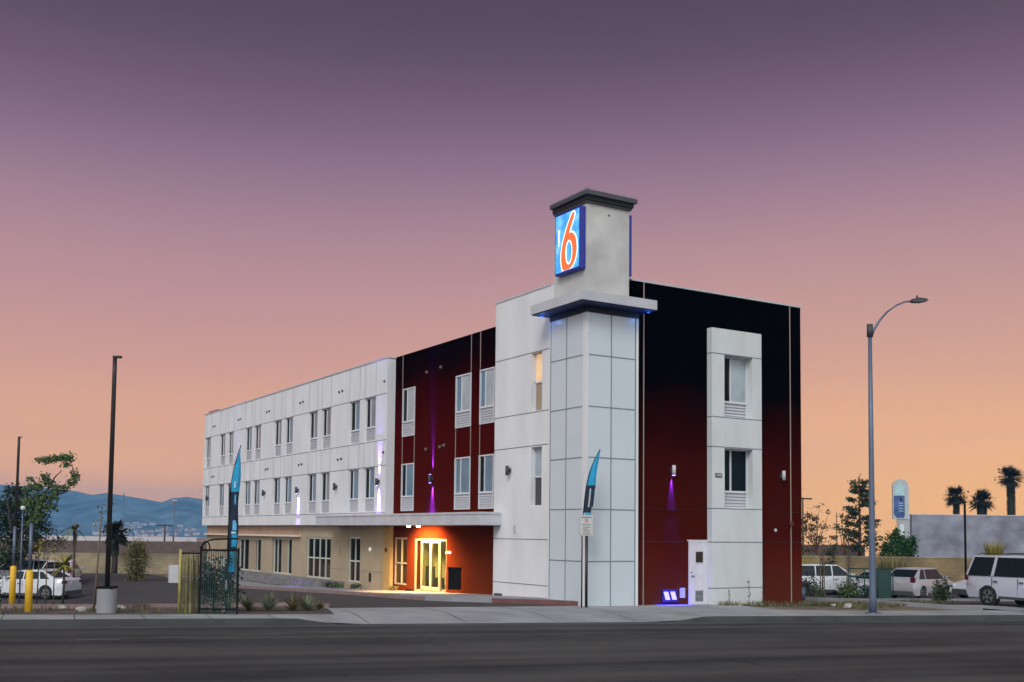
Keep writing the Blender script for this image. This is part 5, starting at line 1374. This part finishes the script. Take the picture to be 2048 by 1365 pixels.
# tall single weeds
for x, y, h in ((6.9, -.1, .95), (5.95, -.12, .55), (7.4, -.25, .45)):
    b = MB(); b.tube([(0, 0, 0), (.04, 0, h * .5), (-.02, 0, h)], [.008, .006, .003], 5)
    b.leaves((0, 0, h * .75), (.06, .06, .2), 16, .05); b.leaves((0, 0, h * .3), (.08, .08, .2), 14, .05)
    o = b.build('tall_weed', 'weed', None, recalc=False); o.location = (x, y, zg(x, y)); tag(o, 'thin dry weed stalk rising in front of the white street panel', 'weed', 'weed stalks at the white panel')
# agaves in the island by the flag
n_ = 0
for x, y, r in ((-10.9, -.2, .55), (-10.35, -.1, .65), (-9.75, -.3, .7), (-9.3, -.3, .6), (-9.0, .8, .6), (-10.6, .9, .6), (-9.9, 1.1, .65), (-11.3, .5, .5), (-8.85, .1, .4), (-9.5, 2.4, .55), (-8.6, 1.9, .5), (-10.7, 2.3, .5)):
    b = MB()
    for k in range(80):
        az = random.uniform(0, 6.28); el = random.uniform(.3, 1.4)
        b.blade((0, 0, .02), (math.cos(az) * math.cos(el), math.sin(az) * math.cos(el), math.sin(el)), r * random.uniform(.7, 1.1), .035, .25, 4)
    o = b.build('spiky_plant', 'agave' if n_ % 2 else 'leafo', None, recalc=False); o.location = place(x, y); tag(o, 'spiky %s plant in the island beside the driveway' % ('grey green' if n_ % 2 else 'olive'), 'plant', 'spiky plants in the driveway island'); n_ += 1
def low_shrub(x, y, r, label, z=None, m_='leafd'):
    b = MB(); b.leaves((0, 0, r * .45), (r, r, r * .5), int(420 * max(.5, r * 2)), .06)
    o = b.build('low_shrub', m_, None, recalc=False); o.location = (x, y, zg(x, y) + .12) if z is None else (x, y, z); tag(o, label, 'shrub')
low_shrub(-.05, 21.3, .35, 'spreading low shrub at the tan wall, left of the narrow window')
low_shrub(-.1, 20.2, .3, 'low green shrub below the narrow window frame', m_='leaf')
low_shrub(.0, 18.2, .28, 'round dark shrub right of the narrow window')
low_shrub(.1, 14.35, .22, 'small shrub in front of the window beside the entrance', m_='leafo')
leaf_plant('edge_agave', place(-17.0, .2), 'blue green spiky plant at the lower left edge', 'plant', None, [((0, 0, .35), (.25, .25, .35), 200, .12)], 'leaf', [([(0, 0, 0), (0, 0, .3)], .02)])
# planter soil sheets
structure('left_planter', gridsheet([xy(-88, -3.0), xy(-8.75, -3.0), xy(-8.35, -.35)] + [(a, b_) for a, b_ in isl[1:]], lambda x, y: zg(x, y) + .012, 1.), 'mulch', recalc=False)

# ------------------------------------------------------------------ more planting in the right hand planter
for x, y, r, m_, lab in ((12.4, 4.6, .55, 'leafd', 'dark bushy shrub behind the pipe valves at the motel corner'), (14.9, 4.5, .6, 'leafd', 'dark spreading shrub between the pipe valves and the staked trees'),
                         (16.4, 3.9, .5, 'leaf', 'mid green shrub left of the green enclosure'), (20.4, 2.2, .55, 'leafd', 'dark shrub behind the street lamp post'), (23.3, 2.1, .5, 'leafo', 'olive shrub in front of the white saloon nose'),
                         (21.6, 3.2, .35, 'leaf', 'small green shrub right of the green enclosure')):
    b = MB(); b.tube([(0, 0, 0), (0, 0, r)], .03, 6); b.leaves((0, 0, r * .8), (r * .9, r * .7, r * .9), 520, .09)
    o = b.build('planter_shrub', m_, None, recalc=False); o.location = place(x, y); tag(o, lab, 'shrub')
structure('driveway', gridsheet([xy(15.3, -2.85), xy(15.1, .4), xy(26, 1.2), xy(26, -2.85)], lambda x, y: zg(x, y) + .028, 1.), 'apron', recalc=False)
# ------------------------------------------------------------------ air: one even volume round camera and scene
b = MB(); b.box(-1600, 1500, -1520, 4520, -60, 165)
hz = b.build('haze', 'under'); tag(hz, kind='stuff')
hm = bpy.data.materials.new('haze_air'); hm.use_nodes = True
hn, hl = hm.node_tree.nodes, hm.node_tree.links; hn.clear()
ho = hn.new('ShaderNodeOutputMaterial'); hv = hn.new('ShaderNodeVolumePrincipled')
hv.inputs['Color'].default_value = (.20, .52, 1, 1); hv.inputs['Density'].default_value = .0003; hv.inputs['Anisotropy'].default_value = .0
hl.new(hv.outputs[0], ho.inputs['Volume']); hz.data.materials.clear(); hz.data.materials.append(hm)
